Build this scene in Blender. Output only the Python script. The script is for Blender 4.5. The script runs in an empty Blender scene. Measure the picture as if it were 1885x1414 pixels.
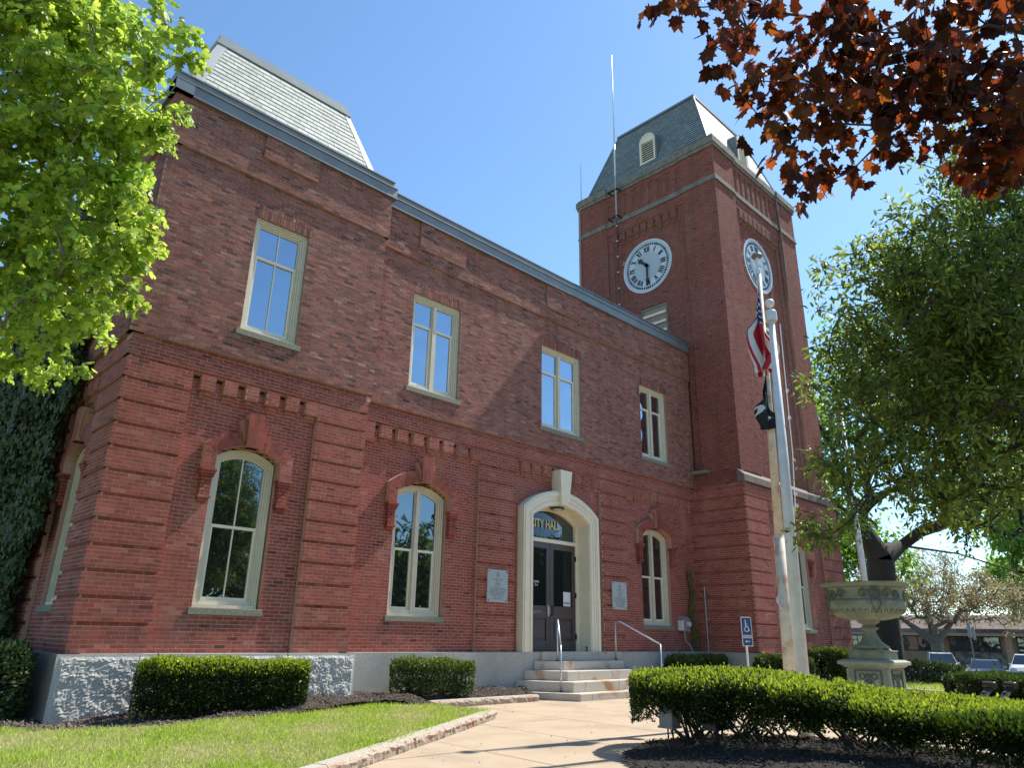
import bpy, math, random
import numpy as np
from mathutils import Vector, Matrix
random.seed(11); rng = np.random.default_rng(11)
SC = bpy.context.scene
COL = SC.collection
R = math.radians

# ---------------------------------------------------------------- camera, sky, sun, exposure
cam_d = bpy.data.cameras.new('camera'); cam = bpy.data.objects.new('camera', cam_d); COL.objects.link(cam)
yaw, pitch, roll = R(44.2607), R(19.3692), R(1.0410)
fw = Vector((math.sin(yaw)*math.cos(pitch), math.cos(yaw)*math.cos(pitch), math.sin(pitch)))
rt = Vector((math.cos(yaw), -math.sin(yaw), 0)); upv = rt.cross(fw)
r2 = rt*math.cos(roll)+upv*math.sin(roll); u2 = -rt*math.sin(roll)+upv*math.cos(roll)
cam.matrix_world = Matrix(((r2.x,u2.x,-fw.x,0),(r2.y,u2.y,-fw.y,0),(r2.z,u2.z,-fw.z,1.4),(0,0,0,1)))
cam_d.sensor_width = 36; cam_d.lens = 1320.66/1885*36; cam_d.clip_end = 2000; cam_d.clip_start = .05
SC.camera = cam
SUN_EL, SUN_AZ = R(53.0), R(-9.6)            # azimuth from +X towards +Y
w = bpy.data.worlds.new('World'); SC.world = w; w.use_nodes = True
nt = w.node_tree; bg = nt.nodes['Background']
sky = nt.nodes.new('ShaderNodeTexSky'); sky.sky_type = 'NISHITA'; sky.sun_disc = False
sky.sun_elevation = SUN_EL; sky.sun_rotation = math.pi/2-SUN_AZ
sky.air_density = 1.0; sky.dust_density = .25; sky.ozone_density = 2.2; sky.altitude = 50
wb = nt.nodes.new('ShaderNodeMix'); wb.data_type = 'RGBA'; wb.blend_type = 'MULTIPLY'; wb.inputs[0].default_value = 1
wb.inputs[7].default_value = (.86, 1.03, 1.10, 1); nt.links.new(sky.outputs[0], wb.inputs[6]); nt.links.new(wb.outputs[2], bg.inputs[0]); bg.inputs[1].default_value = .14
sd = bpy.data.lights.new('sun', 'SUN'); sun = bpy.data.objects.new('sun', sd); COL.objects.link(sun)
sd.energy = 5.0; sd.angle = R(.53); sd.color = (1, .94, .84)
S = Vector((math.cos(SUN_EL)*math.cos(SUN_AZ), math.cos(SUN_EL)*math.sin(SUN_AZ), math.sin(SUN_EL)))
sun.rotation_euler = S.to_track_quat('Z', 'Y').to_euler(); sun.location = (30, -5, 40)
SC.view_settings.view_transform = 'Standard'; SC.view_settings.look = 'None'
SC.view_settings.exposure = .66; SC.view_settings.gamma = 1
SC.render.resolution_x = 1024; SC.render.resolution_y = 769

# ---------------------------------------------------------------- materials
def newmat(name):
    m = bpy.data.materials.new(name); m.use_nodes = True
    return m, m.node_tree.nodes, m.node_tree.links, m.node_tree.nodes['Principled BSDF']
def N(nodes, t, **k):
    n = nodes.new('ShaderNode'+t)
    for a, b in k.items(): setattr(n, a, b)
    return n
def noise(nodes, links, scale, detail=4, vec=None, rough=.6):
    n = N(nodes, 'TexNoise'); n.inputs['Scale'].default_value = scale; n.inputs['Detail'].default_value = detail
    n.inputs['Roughness'].default_value = rough
    if vec: links.new(vec, n.inputs['Vector'])
    return n
def surf(name, c1, c2=None, scale=5, rough=.8, bump=0, bscale=40, tint=False, metal=0, big=None, spec=.5, lo=.35, hi=.65, streak=0, bdist=.02):
    """two-colour procedural surface; big=(colour, scale, lo, hi) adds broad patches"""
    m, n, l, P = newmat(name)
    geo = N(n, 'NewGeometry'); vec = geo.outputs['Position']
    c2 = c2 or c1
    nz = noise(n, l, scale, 6, vec)
    rmp = N(n, 'MapRange'); rmp.inputs['From Min'].default_value = lo; rmp.inputs['From Max'].default_value = hi
    l.new(nz.outputs['Fac'], rmp.inputs['Value'])
    mx = N(n, 'Mix', data_type='RGBA'); mx.inputs[6].default_value = (*c1, 1); mx.inputs[7].default_value = (*c2, 1)
    l.new(rmp.outputs[0], mx.inputs[0]); out = mx.outputs[2]
    if big:
        n2 = noise(n, l, big[1], 5, vec); r2_ = N(n, 'MapRange')
        r2_.inputs['From Min'].default_value = big[2]; r2_.inputs['From Max'].default_value = big[3]
        l.new(n2.outputs['Fac'], r2_.inputs['Value'])
        m2 = N(n, 'Mix', data_type='RGBA'); l.new(out, m2.inputs[6]); m2.inputs[7].default_value = (*big[0], 1)
        l.new(r2_.outputs[0], m2.inputs[0]); out = m2.outputs[2]
    if streak:   # rain streaks and soot, narrow and tall
        mp = N(n, 'Mapping'); mp.inputs['Scale'].default_value = (2.6, 2.6, .22); l.new(vec, mp.inputs['Vector'])
        n4 = noise(n, l, 1.0, 6, mp.outputs[0], .7); r4 = N(n, 'MapRange'); r4.inputs['From Min'].default_value = .48; r4.inputs['From Max'].default_value = .72
        r4.inputs['To Min'].default_value = 1; r4.inputs['To Max'].default_value = 1-streak; l.new(n4.outputs['Fac'], r4.inputs['Value'])
        m4 = N(n, 'Mix', data_type='RGBA', blend_type='MULTIPLY'); m4.inputs[0].default_value = 1; l.new(out, m4.inputs[6]); l.new(r4.outputs[0], m4.inputs[7]); out = m4.outputs[2]
    if tint:
        at = N(n, 'Attribute', attribute_name='tint'); m3 = N(n, 'Mix', data_type='RGBA', blend_type='MULTIPLY')
        m3.inputs[0].default_value = 1; l.new(out, m3.inputs[6]); l.new(at.outputs['Color'], m3.inputs[7]); out = m3.outputs[2]
    l.new(out, P.inputs['Base Color'])
    P.inputs['Roughness'].default_value = rough; P.inputs['Metallic'].default_value = metal
    P.inputs['Specular IOR Level'].default_value = spec
    if bump:
        n3 = noise(n, l, bscale, 5, vec, .65); b = N(n, 'Bump'); b.inputs['Strength'].default_value = bump
        b.inputs['Distance'].default_value = bdist
        l.new(n3.outputs['Fac'], b.inputs['Height']); l.new(b.outputs[0], P.inputs['Normal'])
    return m
def leafmat(name, trans=.5, rough=.45, spec=.4):
    m, n, l, P = newmat(name)
    at = N(n, 'Attribute', attribute_name='tint'); l.new(at.outputs['Color'], P.inputs['Base Color'])
    P.inputs['Roughness'].default_value = rough; P.inputs['Specular IOR Level'].default_value = spec
    tr = N(n, 'BsdfTranslucent'); mul = N(n, 'Mix', data_type='RGBA', blend_type='MULTIPLY'); mul.inputs[0].default_value = 1
    at2 = N(n, 'Attribute', attribute_name='glow'); l.new(at2.outputs['Color'], tr.inputs['Color'])
    ms = N(n, 'MixShader'); ms.inputs[0].default_value = trans
    l.new(P.outputs[0], ms.inputs[1]); l.new(tr.outputs[0], ms.inputs[2])
    l.new(ms.outputs[0], n['Material Output'].inputs['Surface'])
    return m
def glassmat(name, fac, dark=(.012, .014, .014), wav=.02, tintc=(.74, .88, 1), gain=.5):
    m, n, l, P = newmat(name)
    d = N(n, 'BsdfDiffuse'); d.inputs['Color'].default_value = (*dark, 1)
    g = N(n, 'BsdfGlossy'); g.inputs['Roughness'].default_value = .015; g.inputs['Color'].default_value = (*tintc, 1)
    geo = N(n, 'NewGeometry'); nz = noise(n, l, 1.1, 1, geo.outputs['Position']); b = N(n, 'Bump')
    b.inputs['Strength'].default_value = wav; b.inputs['Distance'].default_value = .4
    l.new(nz.outputs['Fac'], b.inputs['Height']); l.new(b.outputs[0], g.inputs['Normal'])
    lw = N(n, 'LayerWeight'); lw.inputs['Blend'].default_value = .25
    ad = N(n, 'MapRange'); ad.inputs['To Min'].default_value = fac; ad.inputs['To Max'].default_value = min(1, fac+gain)
    l.new(lw.outputs['Fresnel'], ad.inputs['Value'])
    ms = N(n, 'MixShader'); l.new(ad.outputs[0], ms.inputs[0]); l.new(d.outputs[0], ms.inputs[1]); l.new(g.outputs[0], ms.inputs[2])
    l.new(ms.outputs[0], n['Material Output'].inputs['Surface'])
    return m
M = {}
M['brick_low'] = surf('red_brick', (.312, .088, .064), (.245, .066, .049), 14, .85, .22, 90, True, big=((.36, .145, .11), .9, .54, .76), bdist=.006, streak=.25, spec=.2)
M['brick_up'] = surf('old_brick', (.295, .118, .09), (.225, .086, .066), 18, .88, .45, 60, True, big=((.29, .135, .10), .7, .5, .75), bdist=.012, streak=.32, spec=.2)
M['brick_tow'] = surf('tower_brick', (.245, .066, .046), (.185, .048, .034), 14, .88, .35, 60, True, big=((.24, .085, .065), .5, .5, .75), bdist=.015, streak=.32, spec=.2)
M['mort_low'] = surf('pale_mortar', (.52, .31, .225), (.42, .235, .17), 30, .95, .1, 120)
M['mort_up'] = surf('old_mortar', (.40, .26, .205), (.28, .18, .14), 9, .95, .15, 120)
M['granite'] = surf('rough_granite', (.56, .54, .50), (.36, .35, .33), 60, .8, .4, 60, big=((.42, .39, .35), 1.2, .55, .8), bdist=.03)
M['granite_sm'] = surf('dressed_granite', (.52, .495, .45), (.29, .28, .26), 45, .75, .45, 90, big=((.34, .32, .28), 1.5, .45, .7))
M['step'] = surf('step_granite', (.58, .51, .42), (.40, .36, .30), 60, .75, .25, 150, big=((.34, .19, .09), 1.4, .56, .68))
M['granite_side'] = surf('shade_painted_granite', (.26, .235, .20), (.19, .17, .145), 30, .85, .3, 60)  # darker granite copy: shade of hedge and ivy put into the colour
M['ledge'] = surf('brown_ledge_stone', (.20, .15, .12), (.12, .095, .08), 8, .85, .4, 60)
M['sill'] = surf('weathered_sill_stone', (.27, .25, .18), (.15, .15, .115), 24, .85, .4, 90)
M['belt'] = surf('weathered_brownstone', (.25, .215, .18), (.14, .125, .105), 6, .85, .4, 60, big=((.10, .10, .09), 2.2, .52, .72))
M['cream'] = surf('cream_paint', (.62, .56, .42), (.56, .505, .375), 6, .45, .05, 60)
M['creamw'] = surf('pale_cream_paint', (.78, .71, .54), (.72, .65, .49), 4, .5, .05, 60)
M['door'] = surf('brown_door_paint', (.078, .056, .056), (.06, .044, .045), 8, .35, .05, 60)
M['glass_up'] = glassmat('sky_glass', .46, wav=.05)
M['glass_lo'] = glassmat('dark_glass', .22)
M['glass_door'] = glassmat('door_glass', .03, gain=.15)
M['zinc'] = surf('grey_metal_trim', (.20, .21, .215), (.165, .175, .18), 3, .45, .03, 30, metal=.25)
M['zinc_l'] = surf('light_grey_metal_trim', (.40, .41, .40), (.34, .355, .355), 3, .5, .03, 30, metal=.1)
M['slate_l'] = surf('pale_slate', (.46, .47, .42), (.37, .385, .35), 9, .7, .25, 90, True)
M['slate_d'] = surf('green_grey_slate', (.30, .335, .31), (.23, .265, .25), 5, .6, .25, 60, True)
M['slate_lit'] = surf('sunlit_tone_slate', (.48, .48, .45), (.40, .41, .38), 9, .7, .25, 60, True)  # lit copy of the tower slate: sunlight painted into the front slope
M['white'] = surf('white_paint', (.74, .75, .74), (.62, .63, .62), 5, .45, .05, 50)
M['clockw'] = surf('clock_glass', (.58, .63, .66), (.54, .59, .62), 2, .35)
M['clocki'] = surf('clock_inner_glass', (.44, .50, .50), (.40, .46, .46), 2, .35)
M['black'] = surf('black_paint', (.015, .016, .02), (.02, .02, .024), 5, .45)
M['steel'] = surf('galvanised_steel', (.62, .63, .64), (.50, .51, .53), 20, .38, .05, 60, metal=.75)
M['rustpole'] = surf('rust_stained_white_paint', (.66, .61, .50), (.54, .48, .37), 6, .6, .15, 40, big=((.38, .18, .06), 2.6, .50, .66))
M['concrete'] = surf('tan_concrete', (.47, .365, .255), (.40, .305, .21), 120, .9, .25, 220, big=((.35, .27, .19), .9, .45, .66), streak=.0)
M['joint'] = surf('joint_sand', (.17, .12, .08), (.12, .09, .06), 40, .95)
M['kerb'] = surf('kerb_granite', (.50, .41, .32), (.33, .26, .20), 26, .85, .6, 45, big=((.36, .20, .12), 2.5, .52, .72), bdist=.03)
M['kerb_top'] = surf('kerb_top_granite', (.46, .42, .36), (.36, .33, .28), 60, .8, .2, 120)
M['soil_shade'] = surf('shade_darkened_mulch_soil', (.028, .022, .018), (.016, .013, .011), 40, .95, 1, 60, bdist=.03)  # mulch colour darkened to paint in shade from hedge and crab tree
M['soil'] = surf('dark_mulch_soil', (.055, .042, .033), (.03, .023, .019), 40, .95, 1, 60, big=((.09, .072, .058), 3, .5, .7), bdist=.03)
M['chips'] = surf('mulch_chip', (.11, .085, .068), (.07, .052, .04), 30, .9, tint=True)
M['turf'] = surf('turf_soil', (.13, .14, .035), (.20, .18, .075), 3, .95, .5, 60, big=((.26, .21, .12), 1.1, .52, .7))
M['asphalt'] = surf('asphalt', (.10, .10, .10), (.075, .075, .078), 30, .9, .2, 100)
M['bark'] = surf('dark_bark', (.060, .046, .036), (.03, .024, .02), 12, .9, .9, 22, bdist=.04)
M['bark_l'] = surf('grey_bark', (.26, .23, .20), (.14, .125, .11), 10, .9, .6, 30, bdist=.03)
M['bark_r'] = surf('brown_twig_bark', (.075, .05, .045), (.04, .03, .03), 12, .85, .3, 40)
M['leaf'] = leafmat('green_leaf', .45)
M['leaf_red'] = leafmat('copper_leaf', .5, .4, .25)
M['needle'] = leafmat('yew_needles', .30, .5, .35)
M['grass'] = leafmat('grass_blade', .35, .55, .3)
M['ivy'] = leafmat('ivy_leaf', .25, .5, .4)
M['blue'] = surf('sign_blue', (.018, .075, .21), rough=.35)
M['plaque'] = surf('grey_plaque', (.40, .43, .43), (.34, .365, .37), 25, .4, .05, 60, metal=.2)
M['etch'] = surf('etched_grey_letters', (.18, .20, .205), rough=.6)
M['gold'] = surf('gold_leaf_letter', (.56, .47, .24), (.5, .42, .2), 10, .45, metal=.15)
M['urn'] = surf('green_grey_stone_paint', (.21, .245, .175), (.145, .18, .13), 8, .75, .35, 50, big=((.28, .29, .20), 2.4, .5, .7))
M['urn_rel'] = surf('dark_green_relief', (.115, .15, .12), (.07, .10, .08), 14, .7, .3, 60)
M['urn_base'] = surf('lichen_stone', (.33, .35, .26), (.26, .285, .22), 8, .8, .35, 50, big=((.40, .31, .16), 3, .58, .74))
M['tyre'] = surf('tyre_rubber', (.02, .02, .02), rough=.8)
M['bronze'] = surf('dark_bronze', (.035, .028, .024), (.022, .018, .016), 8, .5, metal=.2)
M['tanbrick'] = surf('tan_brick', (.44, .29, .18), (.38, .24, .15), 3, .85)
M['fieldstone'] = surf('field_stone', (.34, .30, .26), (.13, .115, .105), 2.2, .85, lo=.42, hi=.55)
M['shopglass'] = glassmat('shop_glass', .12, (.03, .035, .04))
M['roofbrown'] = surf('brown_canopy', (.22, .155, .12), (.17, .12, .10), 2, .8)
M['bluegrey'] = surf('blue_grey_siding', (.35, .42, .50), (.31, .38, .46), 2, .8)
M['greybox'] = surf('grey_enamel', (.20, .20, .17), (.15, .15, .13), 6, .6)
M['pinkbox'] = surf('weathered_meter_case', (.34, .24, .23), (.27, .19, .19), 10, .6)

# ---------------------------------------------------------------- helpers
def tag(o, label=None, cat=None, group=None, kind=None):
    if label: o['label'] = label
    if cat: o['category'] = cat
    if group: o['group'] = group
    if kind: o['kind'] = kind
    return o
def empty(name, loc=(0, 0, 0), label=None, cat=None, group=None, rz=0):
    o = bpy.data.objects.new(name, None); COL.objects.link(o); o.location = loc; o.rotation_euler.z = rz
    o.empty_display_size = .2
    return tag(o, label, cat, group)
def attach(o, parent):
    """child geometry is in world coordinates unless the parent is rotated (then local)"""
    if parent is None: return
    o.parent = parent
    if parent.type == 'EMPTY' and not parent.get('_local'): o.location = o.location - parent.location
def link(name, me, parent=None, mats=None, kind=None):
    if mats:
        for m in (mats if isinstance(mats, (list, tuple)) else [mats]): me.materials.append(M[m] if isinstance(m, str) else m)
    o = bpy.data.objects.new(name, me); COL.objects.link(o); attach(o, parent)
    if kind: o['kind'] = kind
    return o
class MB:
    def __init__(s): s.v = []; s.f = []; s.m = []; s.c = []
    def add(s, vs, fs, mi=0, col=(1, 1, 1)):
        b = len(s.v); s.v += [tuple(p) for p in vs]
        for f in fs: s.f.append(tuple(b+i for i in f)); s.m.append(mi); s.c.append(col)
    def box(s, x0, x1, y0, y1, z0, z1, mi=0, col=(1, 1, 1)):
        s.add([(x0,y0,z0),(x1,y0,z0),(x1,y1,z0),(x0,y1,z0),(x0,y0,z1),(x1,y0,z1),(x1,y1,z1),(x0,y1,z1)],
              [(0,3,2,1),(4,5,6,7),(0,1,5,4),(1,2,6,5),(2,3,7,6),(3,0,4,7)], mi, col)
    def hexa(s, p, mi=0, col=(1, 1, 1)):
        s.add(p, [(0,3,2,1),(4,5,6,7),(0,1,5,4),(1,2,6,5),(2,3,7,6),(3,0,4,7)], mi, col)
    def fbox(s, F, u0, u1, d0, d1, z0, z1, mi=0, col=(1, 1, 1)):
        P = F.p
        s.hexa([P(u0,d0,z0),P(u1,d0,z0),P(u1,d1,z0),P(u0,d1,z0),P(u0,d0,z1),P(u1,d0,z1),P(u1,d1,z1),P(u0,d1,z1)], mi, col)
    def prism(s, F, poly, d0, d1, mi=0, col=(1, 1, 1)):
        n = len(poly); a = [F.p(u, d0, z) for u, z in poly]; b = [F.p(u, d1, z) for u, z in poly]
        s.add(a+b, [tuple(range(n)), tuple(range(2*n-1, n-1, -1))]+[(i, (i+1) % n, n+(i+1) % n, n+i) for i in range(n)], mi, col)
    def strip(s, F, A, B, d0, d1, mi=0, col=(1, 1, 1)):
        """solid band between open outlines A and B (lists of (u,z)) from depth d0 to d1"""
        n = len(A); vs = []
        for k in range(n):
            vs += [F.p(A[k][0], d0, A[k][1]), F.p(B[k][0], d0, B[k][1]), F.p(B[k][0], d1, B[k][1]), F.p(A[k][0], d1, A[k][1])]
        fs = []
        for k in range(n-1):
            a = 4*k; b = a+4
            fs += [(a, a+1, b+1, b), (a+1, a+2, b+2, b+1), (a+2, a+3, b+3, b+2), (a+3, a, b, b+3)]
        fs += [(0, 1, 2, 3), (4*n-4, 4*n-3, 4*n-2, 4*n-1)]
        s.add(vs, fs, mi, col)
    def tube(s, pts, rad, sides=6, mi=0, col=(1, 1, 1), caps=True):
        pts = [Vector(p) for p in pts]; n = len(pts)
        if not isinstance(rad, (list, tuple)): rad = [rad]*n
        vs = []; ref = Vector((.13, .31, .94))
        for i, p in enumerate(pts):
            t = (pts[min(i+1, n-1)]-pts[max(i-1, 0)]).normalized()
            if abs(t.dot(ref)) > .95: ref2 = Vector((1, .1, 0))
            else: ref2 = ref
            a = t.cross(ref2).normalized(); b = t.cross(a)
            for k in range(sides):
                an = 2*math.pi*k/sides; vs.append(p+(a*math.cos(an)+b*math.sin(an))*rad[i])
        fs = []
        for i in range(n-1):
            for k in range(sides):
                a = i*sides+k; b = i*sides+(k+1) % sides; fs.append((a, b, b+sides, a+sides))
        if caps: fs += [tuple(range(sides))[::-1], tuple(range((n-1)*sides, n*sides))]
        s.add(vs, fs, mi, col)
    def lathe(s, prof, c, seg=24, mi=0, col=(1, 1, 1), sx=1, sy=1):
        vs = []
        for r_, z in prof:
            for k in range(seg):
                a = 2*math.pi*k/seg; vs.append((c[0]+r_*math.cos(a)*sx, c[1]+r_*math.sin(a)*sy, c[2]+z))
        fs = [(i*seg+k, i*seg+(k+1) % seg, (i+1)*seg+(k+1) % seg, (i+1)*seg+k) for i in range(len(prof)-1) for k in range(seg)]
        fs += [tuple(range(seg))[::-1], tuple(range((len(prof)-1)*seg, len(prof)*seg))]
        s.add(vs, fs, mi, col)
    def build(s, name, mats, parent=None, kind=None, smooth=False, bevel=0, tint=False):
        me = bpy.data.meshes.new(name); me.from_pydata(s.v, [], s.f); me.update()
        mats = mats if isinstance(mats, (list, tuple)) else [mats]
        for m in mats: me.materials.append(M[m] if isinstance(m, str) else m)
        if len(mats) > 1: me.polygons.foreach_set('material_index', s.m)
        if tint:
            at = me.attributes.new('tint', 'FLOAT_COLOR', 'FACE')
            at.data.foreach_set('color', np.array([(*c, 1) for c in s.c], dtype=np.float32).ravel())
        if smooth: me.polygons.foreach_set('use_smooth', [True]*len(me.polygons))
        o = bpy.data.objects.new(name, me); COL.objects.link(o); attach(o, parent)
        if kind: o['kind'] = kind
        if bevel:
            b = o.modifiers.new('bevel', 'BEVEL'); b.width = bevel; b.segments = 2; b.limit_method = 'ANGLE'; b.angle_limit = R(40)
        return o
class Fr:
    """vertical face: u along the wall, d outwards, z up"""
    def __init__(s, U, Nn): s.U = U; s.N = Nn; s.flip = (U[0]*0+U[1]*1-0) * 1
    def p(s, u, d, z): return (s.U[0]*u+s.N[0]*d, s.U[1]*u+s.N[1]*d, z)
FRONT = Fr((1, 0), (0, -1)); SIDE = Fr((0, 1), (-1, 0))
def npmesh(name, V, F, mats, parent=None, tint=None, glow=None, kind=None, smooth=False):
    """V (n,3) floats, F (m,k) ints, tint (m,3)"""
    me = bpy.data.meshes.new(name); k = F.shape[1]; m = F.shape[0]
    me.vertices.add(len(V)); me.vertices.foreach_set('co', np.ascontiguousarray(V, dtype=np.float32).ravel())
    me.loops.add(m*k); me.loops.foreach_set('vertex_index', np.ascontiguousarray(F, dtype=np.int32).ravel())
    me.polygons.add(m); me.polygons.foreach_set('loop_start', np.arange(0, m*k, k, dtype=np.int32))
    try: me.polygons.foreach_set('loop_total', np.full(m, k, dtype=np.int32))
    except Exception: pass
    for nm, t in (('tint', tint), ('glow', glow)):
        if t is not None:
            at = me.attributes.new(nm, 'FLOAT_COLOR', 'FACE')
            at.data.foreach_set('color', np.concatenate([t, np.ones((m, 1))], 1).astype(np.float32).ravel())
    me.update(calc_edges=True)
    me.polygons.foreach_set('use_smooth', np.full(m, smooth, dtype=bool))
    for q in (mats if isinstance(mats, (list, tuple)) else [mats]): me.materials.append(M[q])
    o = bpy.data.objects.new(name, me); COL.objects.link(o); attach(o, parent)
    if kind: o['kind'] = kind
    return o
def textmesh(name, s, size, mat, parent, F, u, d, z, bold=.0, align='CENTER', xs=1, extrude=.004):
    cu = bpy.data.curves.new(name, 'FONT'); cu.body = s; cu.size = size; cu.align_x = align; cu.align_y = 'CENTER'
    cu.extrude = extrude; cu.offset = bold; cu.resolution_u = 3
    t = bpy.data.objects.new('tmp', cu); COL.objects.link(t)
    me = bpy.data.meshes.new_from_object(t.evaluated_get(bpy.context.evaluated_depsgraph_get()))
    bpy.data.objects.remove(t)
    for v in me.vertices: v.co = Vector(F.p(u+v.co.x*xs, d+v.co.z, z+v.co.y))
    me.materials.clear()
    return link(name, me, parent, mat)

# ---------------------------------------------------------------- ground
def ground_z(x, y):
    t = min(1, max(0, (x-30.5)/6)); return -.06-.85*t*t*(3-2*t)
gb = MB()
xs = [-400, -60, -20, -5, 5, 15, 25, 30.5, 31.5, 32.5, 33.5, 34.5, 35.5, 36.5, 46, 60, 90, 150, 500]; ys = [-400, -100, -40, -10, 0, 10, 20, 40, 80, 150, 500]
for i in range(len(xs)-1):
    for j in range(len(ys)-1):
        q = [(xs[i], ys[j]), (xs[i+1], ys[j]), (xs[i+1], ys[j+1]), (xs[i], ys[j+1])]
        gb.add([(a, b, ground_z(a, b)) for a, b in q], [(0, 1, 2, 3)])
gb.build('ground', 'turf', kind='structure')
pk = MB()
for (a, b) in ((36.5, 46), (46, 60), (60, 90), (90, 100)):
    pk.add([(a,-60,ground_z(a,0)+.02),(b,-60,ground_z(b,0)+.02),(b,70,ground_z(b,0)+.02),(a,70,ground_z(a,0)+.02)], [(0,1,2,3)])
pk.build('parking_lot', 'asphalt', kind='structure')
# pavement: joint bed + cast slabs
pv = empty('pavement', (14, 6, 0)); tag(pv, kind='structure')
jb = MB(); jb.add([(2,-6,-.022),(31,-6,-.022),(31,13,-.022),(2,13,-.022)], [(0,1,2,3)]); jb.build('joint_bed', 'joint', pv)
th = R(-3.5); ct, st = math.cos(th), math.sin(th)
def pav_ok(x, y):
    return x > 1.5
def clip_poly(poly, a, b):
    """keep the part of poly to the right of a->b"""
    out = []; ax, ay = a; dx, dy = b[0]-a[0], b[1]-a[1]
    f = lambda p: dy*(p[0]-ax)-dx*(p[1]-ay)
    for i in range(len(poly)):
        p, q = poly[i], poly[(i+1) % len(poly)]; fp, fq = f(p), f(q)
        if fp >= 0: out.append(p)
        if (fp >= 0) != (fq >= 0):
            t = fp/(fp-fq); out.append((p[0]+t*(q[0]-p[0]), p[1]+t*(q[1]-p[1])))
    return out
ns = 0
W_ = 1.83
for i in range(-1, 13):
    for j in range(-5, 7):
        if ns > 150: break
        x0, y0 = 5.15+i*W_, 1.25+j*W_*1.15; x1, y1 = x0+W_, y0+W_*1.15; g = .009
        c = [(x0+g, y0+g), (x1-g, y0+g), (x1-g, y1-g), (x0+g, y1-g)]
        c = [(8+(px-8)*ct-(py-8)*st, 8+(px-8)*st+(py-8)*ct) for px, py in c]
        c = clip_poly(c, (30.5, 12.6), (2, 12.6)) if False else c
        c = clip_poly(c, (2.0, 5.65), (9.75, 10.22)) if max(p[1]-p[0]*.58 for p in c) > 4 and min(p[0] for p in c) < 9.9 else c
        if len(c) < 3: continue
        if min(p[1] for p in c) > 12.5: continue
        c = [(px, min(py, 12.62)) for px, py in c]
        sb = MB(); n = len(c); hz = random.uniform(-.001, .001)
        cx_, cy_ = sum(p[0] for p in c)/n, sum(p[1] for p in c)/n
        inner = [(cx_+(p[0]-cx_)*.994, cy_+(p[1]-cy_)*.994) for p in c]
        sb.add([(p[0], p[1], -.02) for p in c]+[(p[0], p[1], -.004+hz) for p in c]+[(p[0], p[1], hz) for p in inner],
               [(k, (k+1) % n, n+(k+1) % n, n+k) for k in range(n)]+[(n+k, n+(k+1) % n, 2*n+(k+1) % n, 2*n+k) for k in range(n)]+[tuple(range(2*n, 3*n))])
        sb.build('slab', 'concrete', pv); ns += 1

fb_ = MB(); fp = [(8.9, 9.82), (11.4, 11.0), (11.4, 12.3), (9.9, 12.3), (9.78, 10.38)]; fb_.add([(x, y, -.0035) for x, y in fp], [tuple(range(5))]); fb_.build('slab', 'concrete', pv)
def grid_patch(name, poly, hfun, mat, res=.12, parent=None, kind='structure'):
    """terrain patch: grid clipped to poly (convex or not), height from hfun(x,y)"""
    xs_ = [p[0] for p in poly]; ys_ = [p[1] for p in poly]
    def inside(x, y):
        c = False; n = len(poly)
        for i in range(n):
            (xa, ya), (xb, yb) = poly[i], poly[i-1]
            if (ya > y) != (yb > y) and x < (xb-xa)*(y-ya)/(yb-ya)+xa: c = not c
        return c
    mb = MB(); idx = {}; nx = int((max(xs_)-min(xs_))/res)+2; ny = int((max(ys_)-min(ys_))/res)+2
    def vid(i, j):
        if (i, j) not in idx:
            x, y = min(xs_)+i*res, min(ys_)+j*res; idx[(i, j)] = len(mb.v); mb.v.append((x, y, hfun(x, y)))
        return idx[(i, j)]
    for i in range(nx):
        for j in range(ny):
            x, y = min(xs_)+(i+.5)*res, min(ys_)+(j+.5)*res
            if inside(x, y):
                mb.f.append((vid(i, j), vid(i+1, j), vid(i+1, j+1), vid(i, j+1))); mb.m.append(0); mb.c.append((1, 1, 1))
    o = mb.build(name, mat, parent, kind=kind, smooth=True); o['_in'] = 1; del o['_in']
    return o, inside
# lawn, mulch beds
def h_lawn(x, y):
    e = (y-(5.65+(x-2)*.5897)-.15)
    z = .10+.035*min(1, max(0, e/1.2))+.015*math.sin(x*1.3+y*.7)
    return z
LAWN = [(-6, 3.0), (2.0, 5.76), (9.62, 10.22), (9.72, 10.5), (9.2, 11.75), (8.6, 12.3), (7.6, 12.2), (5.6, 11.5), (4.3, 11.15), (3.3, 11.45), (2.4, 12.2), (-6, 12.6)]
lawn, in_lawn = grid_patch('lawn', LAWN, h_lawn, 'turf', .15)
def h_bed(x, y):
    z = .10+.16*min(1, max(0, (x-3.2)/3))*min(1, max(0, (y-11.2)/1.2))+.02*math.sin(x*5.1+y*2)+.02*math.sin(x*2.3-y*4.7)
    f = min(1, max(0, (x-9.4)/.5))*min(1, max(0, (13.0-y)/.5))
    return z*(1-f)+.085*f
BED = [(-2, 12.3), (2.2, 12.1), (3.2, 11.3), (4.3, 11.0), (5.6, 11.35), (7.6, 12.05), (8.6, 12.15), (9.2, 11.6), (9.8, 10.6), (9.95, 12.42), (13.2, 12.42), (13.4, 13.5), (8.4, 13.5), (8.4, 13.1), (3.3, 13.1), (3.3, 16.5), (-2, 16.5)]
bed, in_bed = grid_patch('mulch_bed', BED, h_bed, 'soil', .12)
def h_isl(x, y):
    cx_, cy_ = 9.55, 4.0; d = 1-min(1, math.hypot((x-cx_)/2.7, (y-cy_)/3.2)); 
    return .008+.15*min(1, d*1.6)+.012*math.sin(x*7+y*3)*min(1, d*4)
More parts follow.
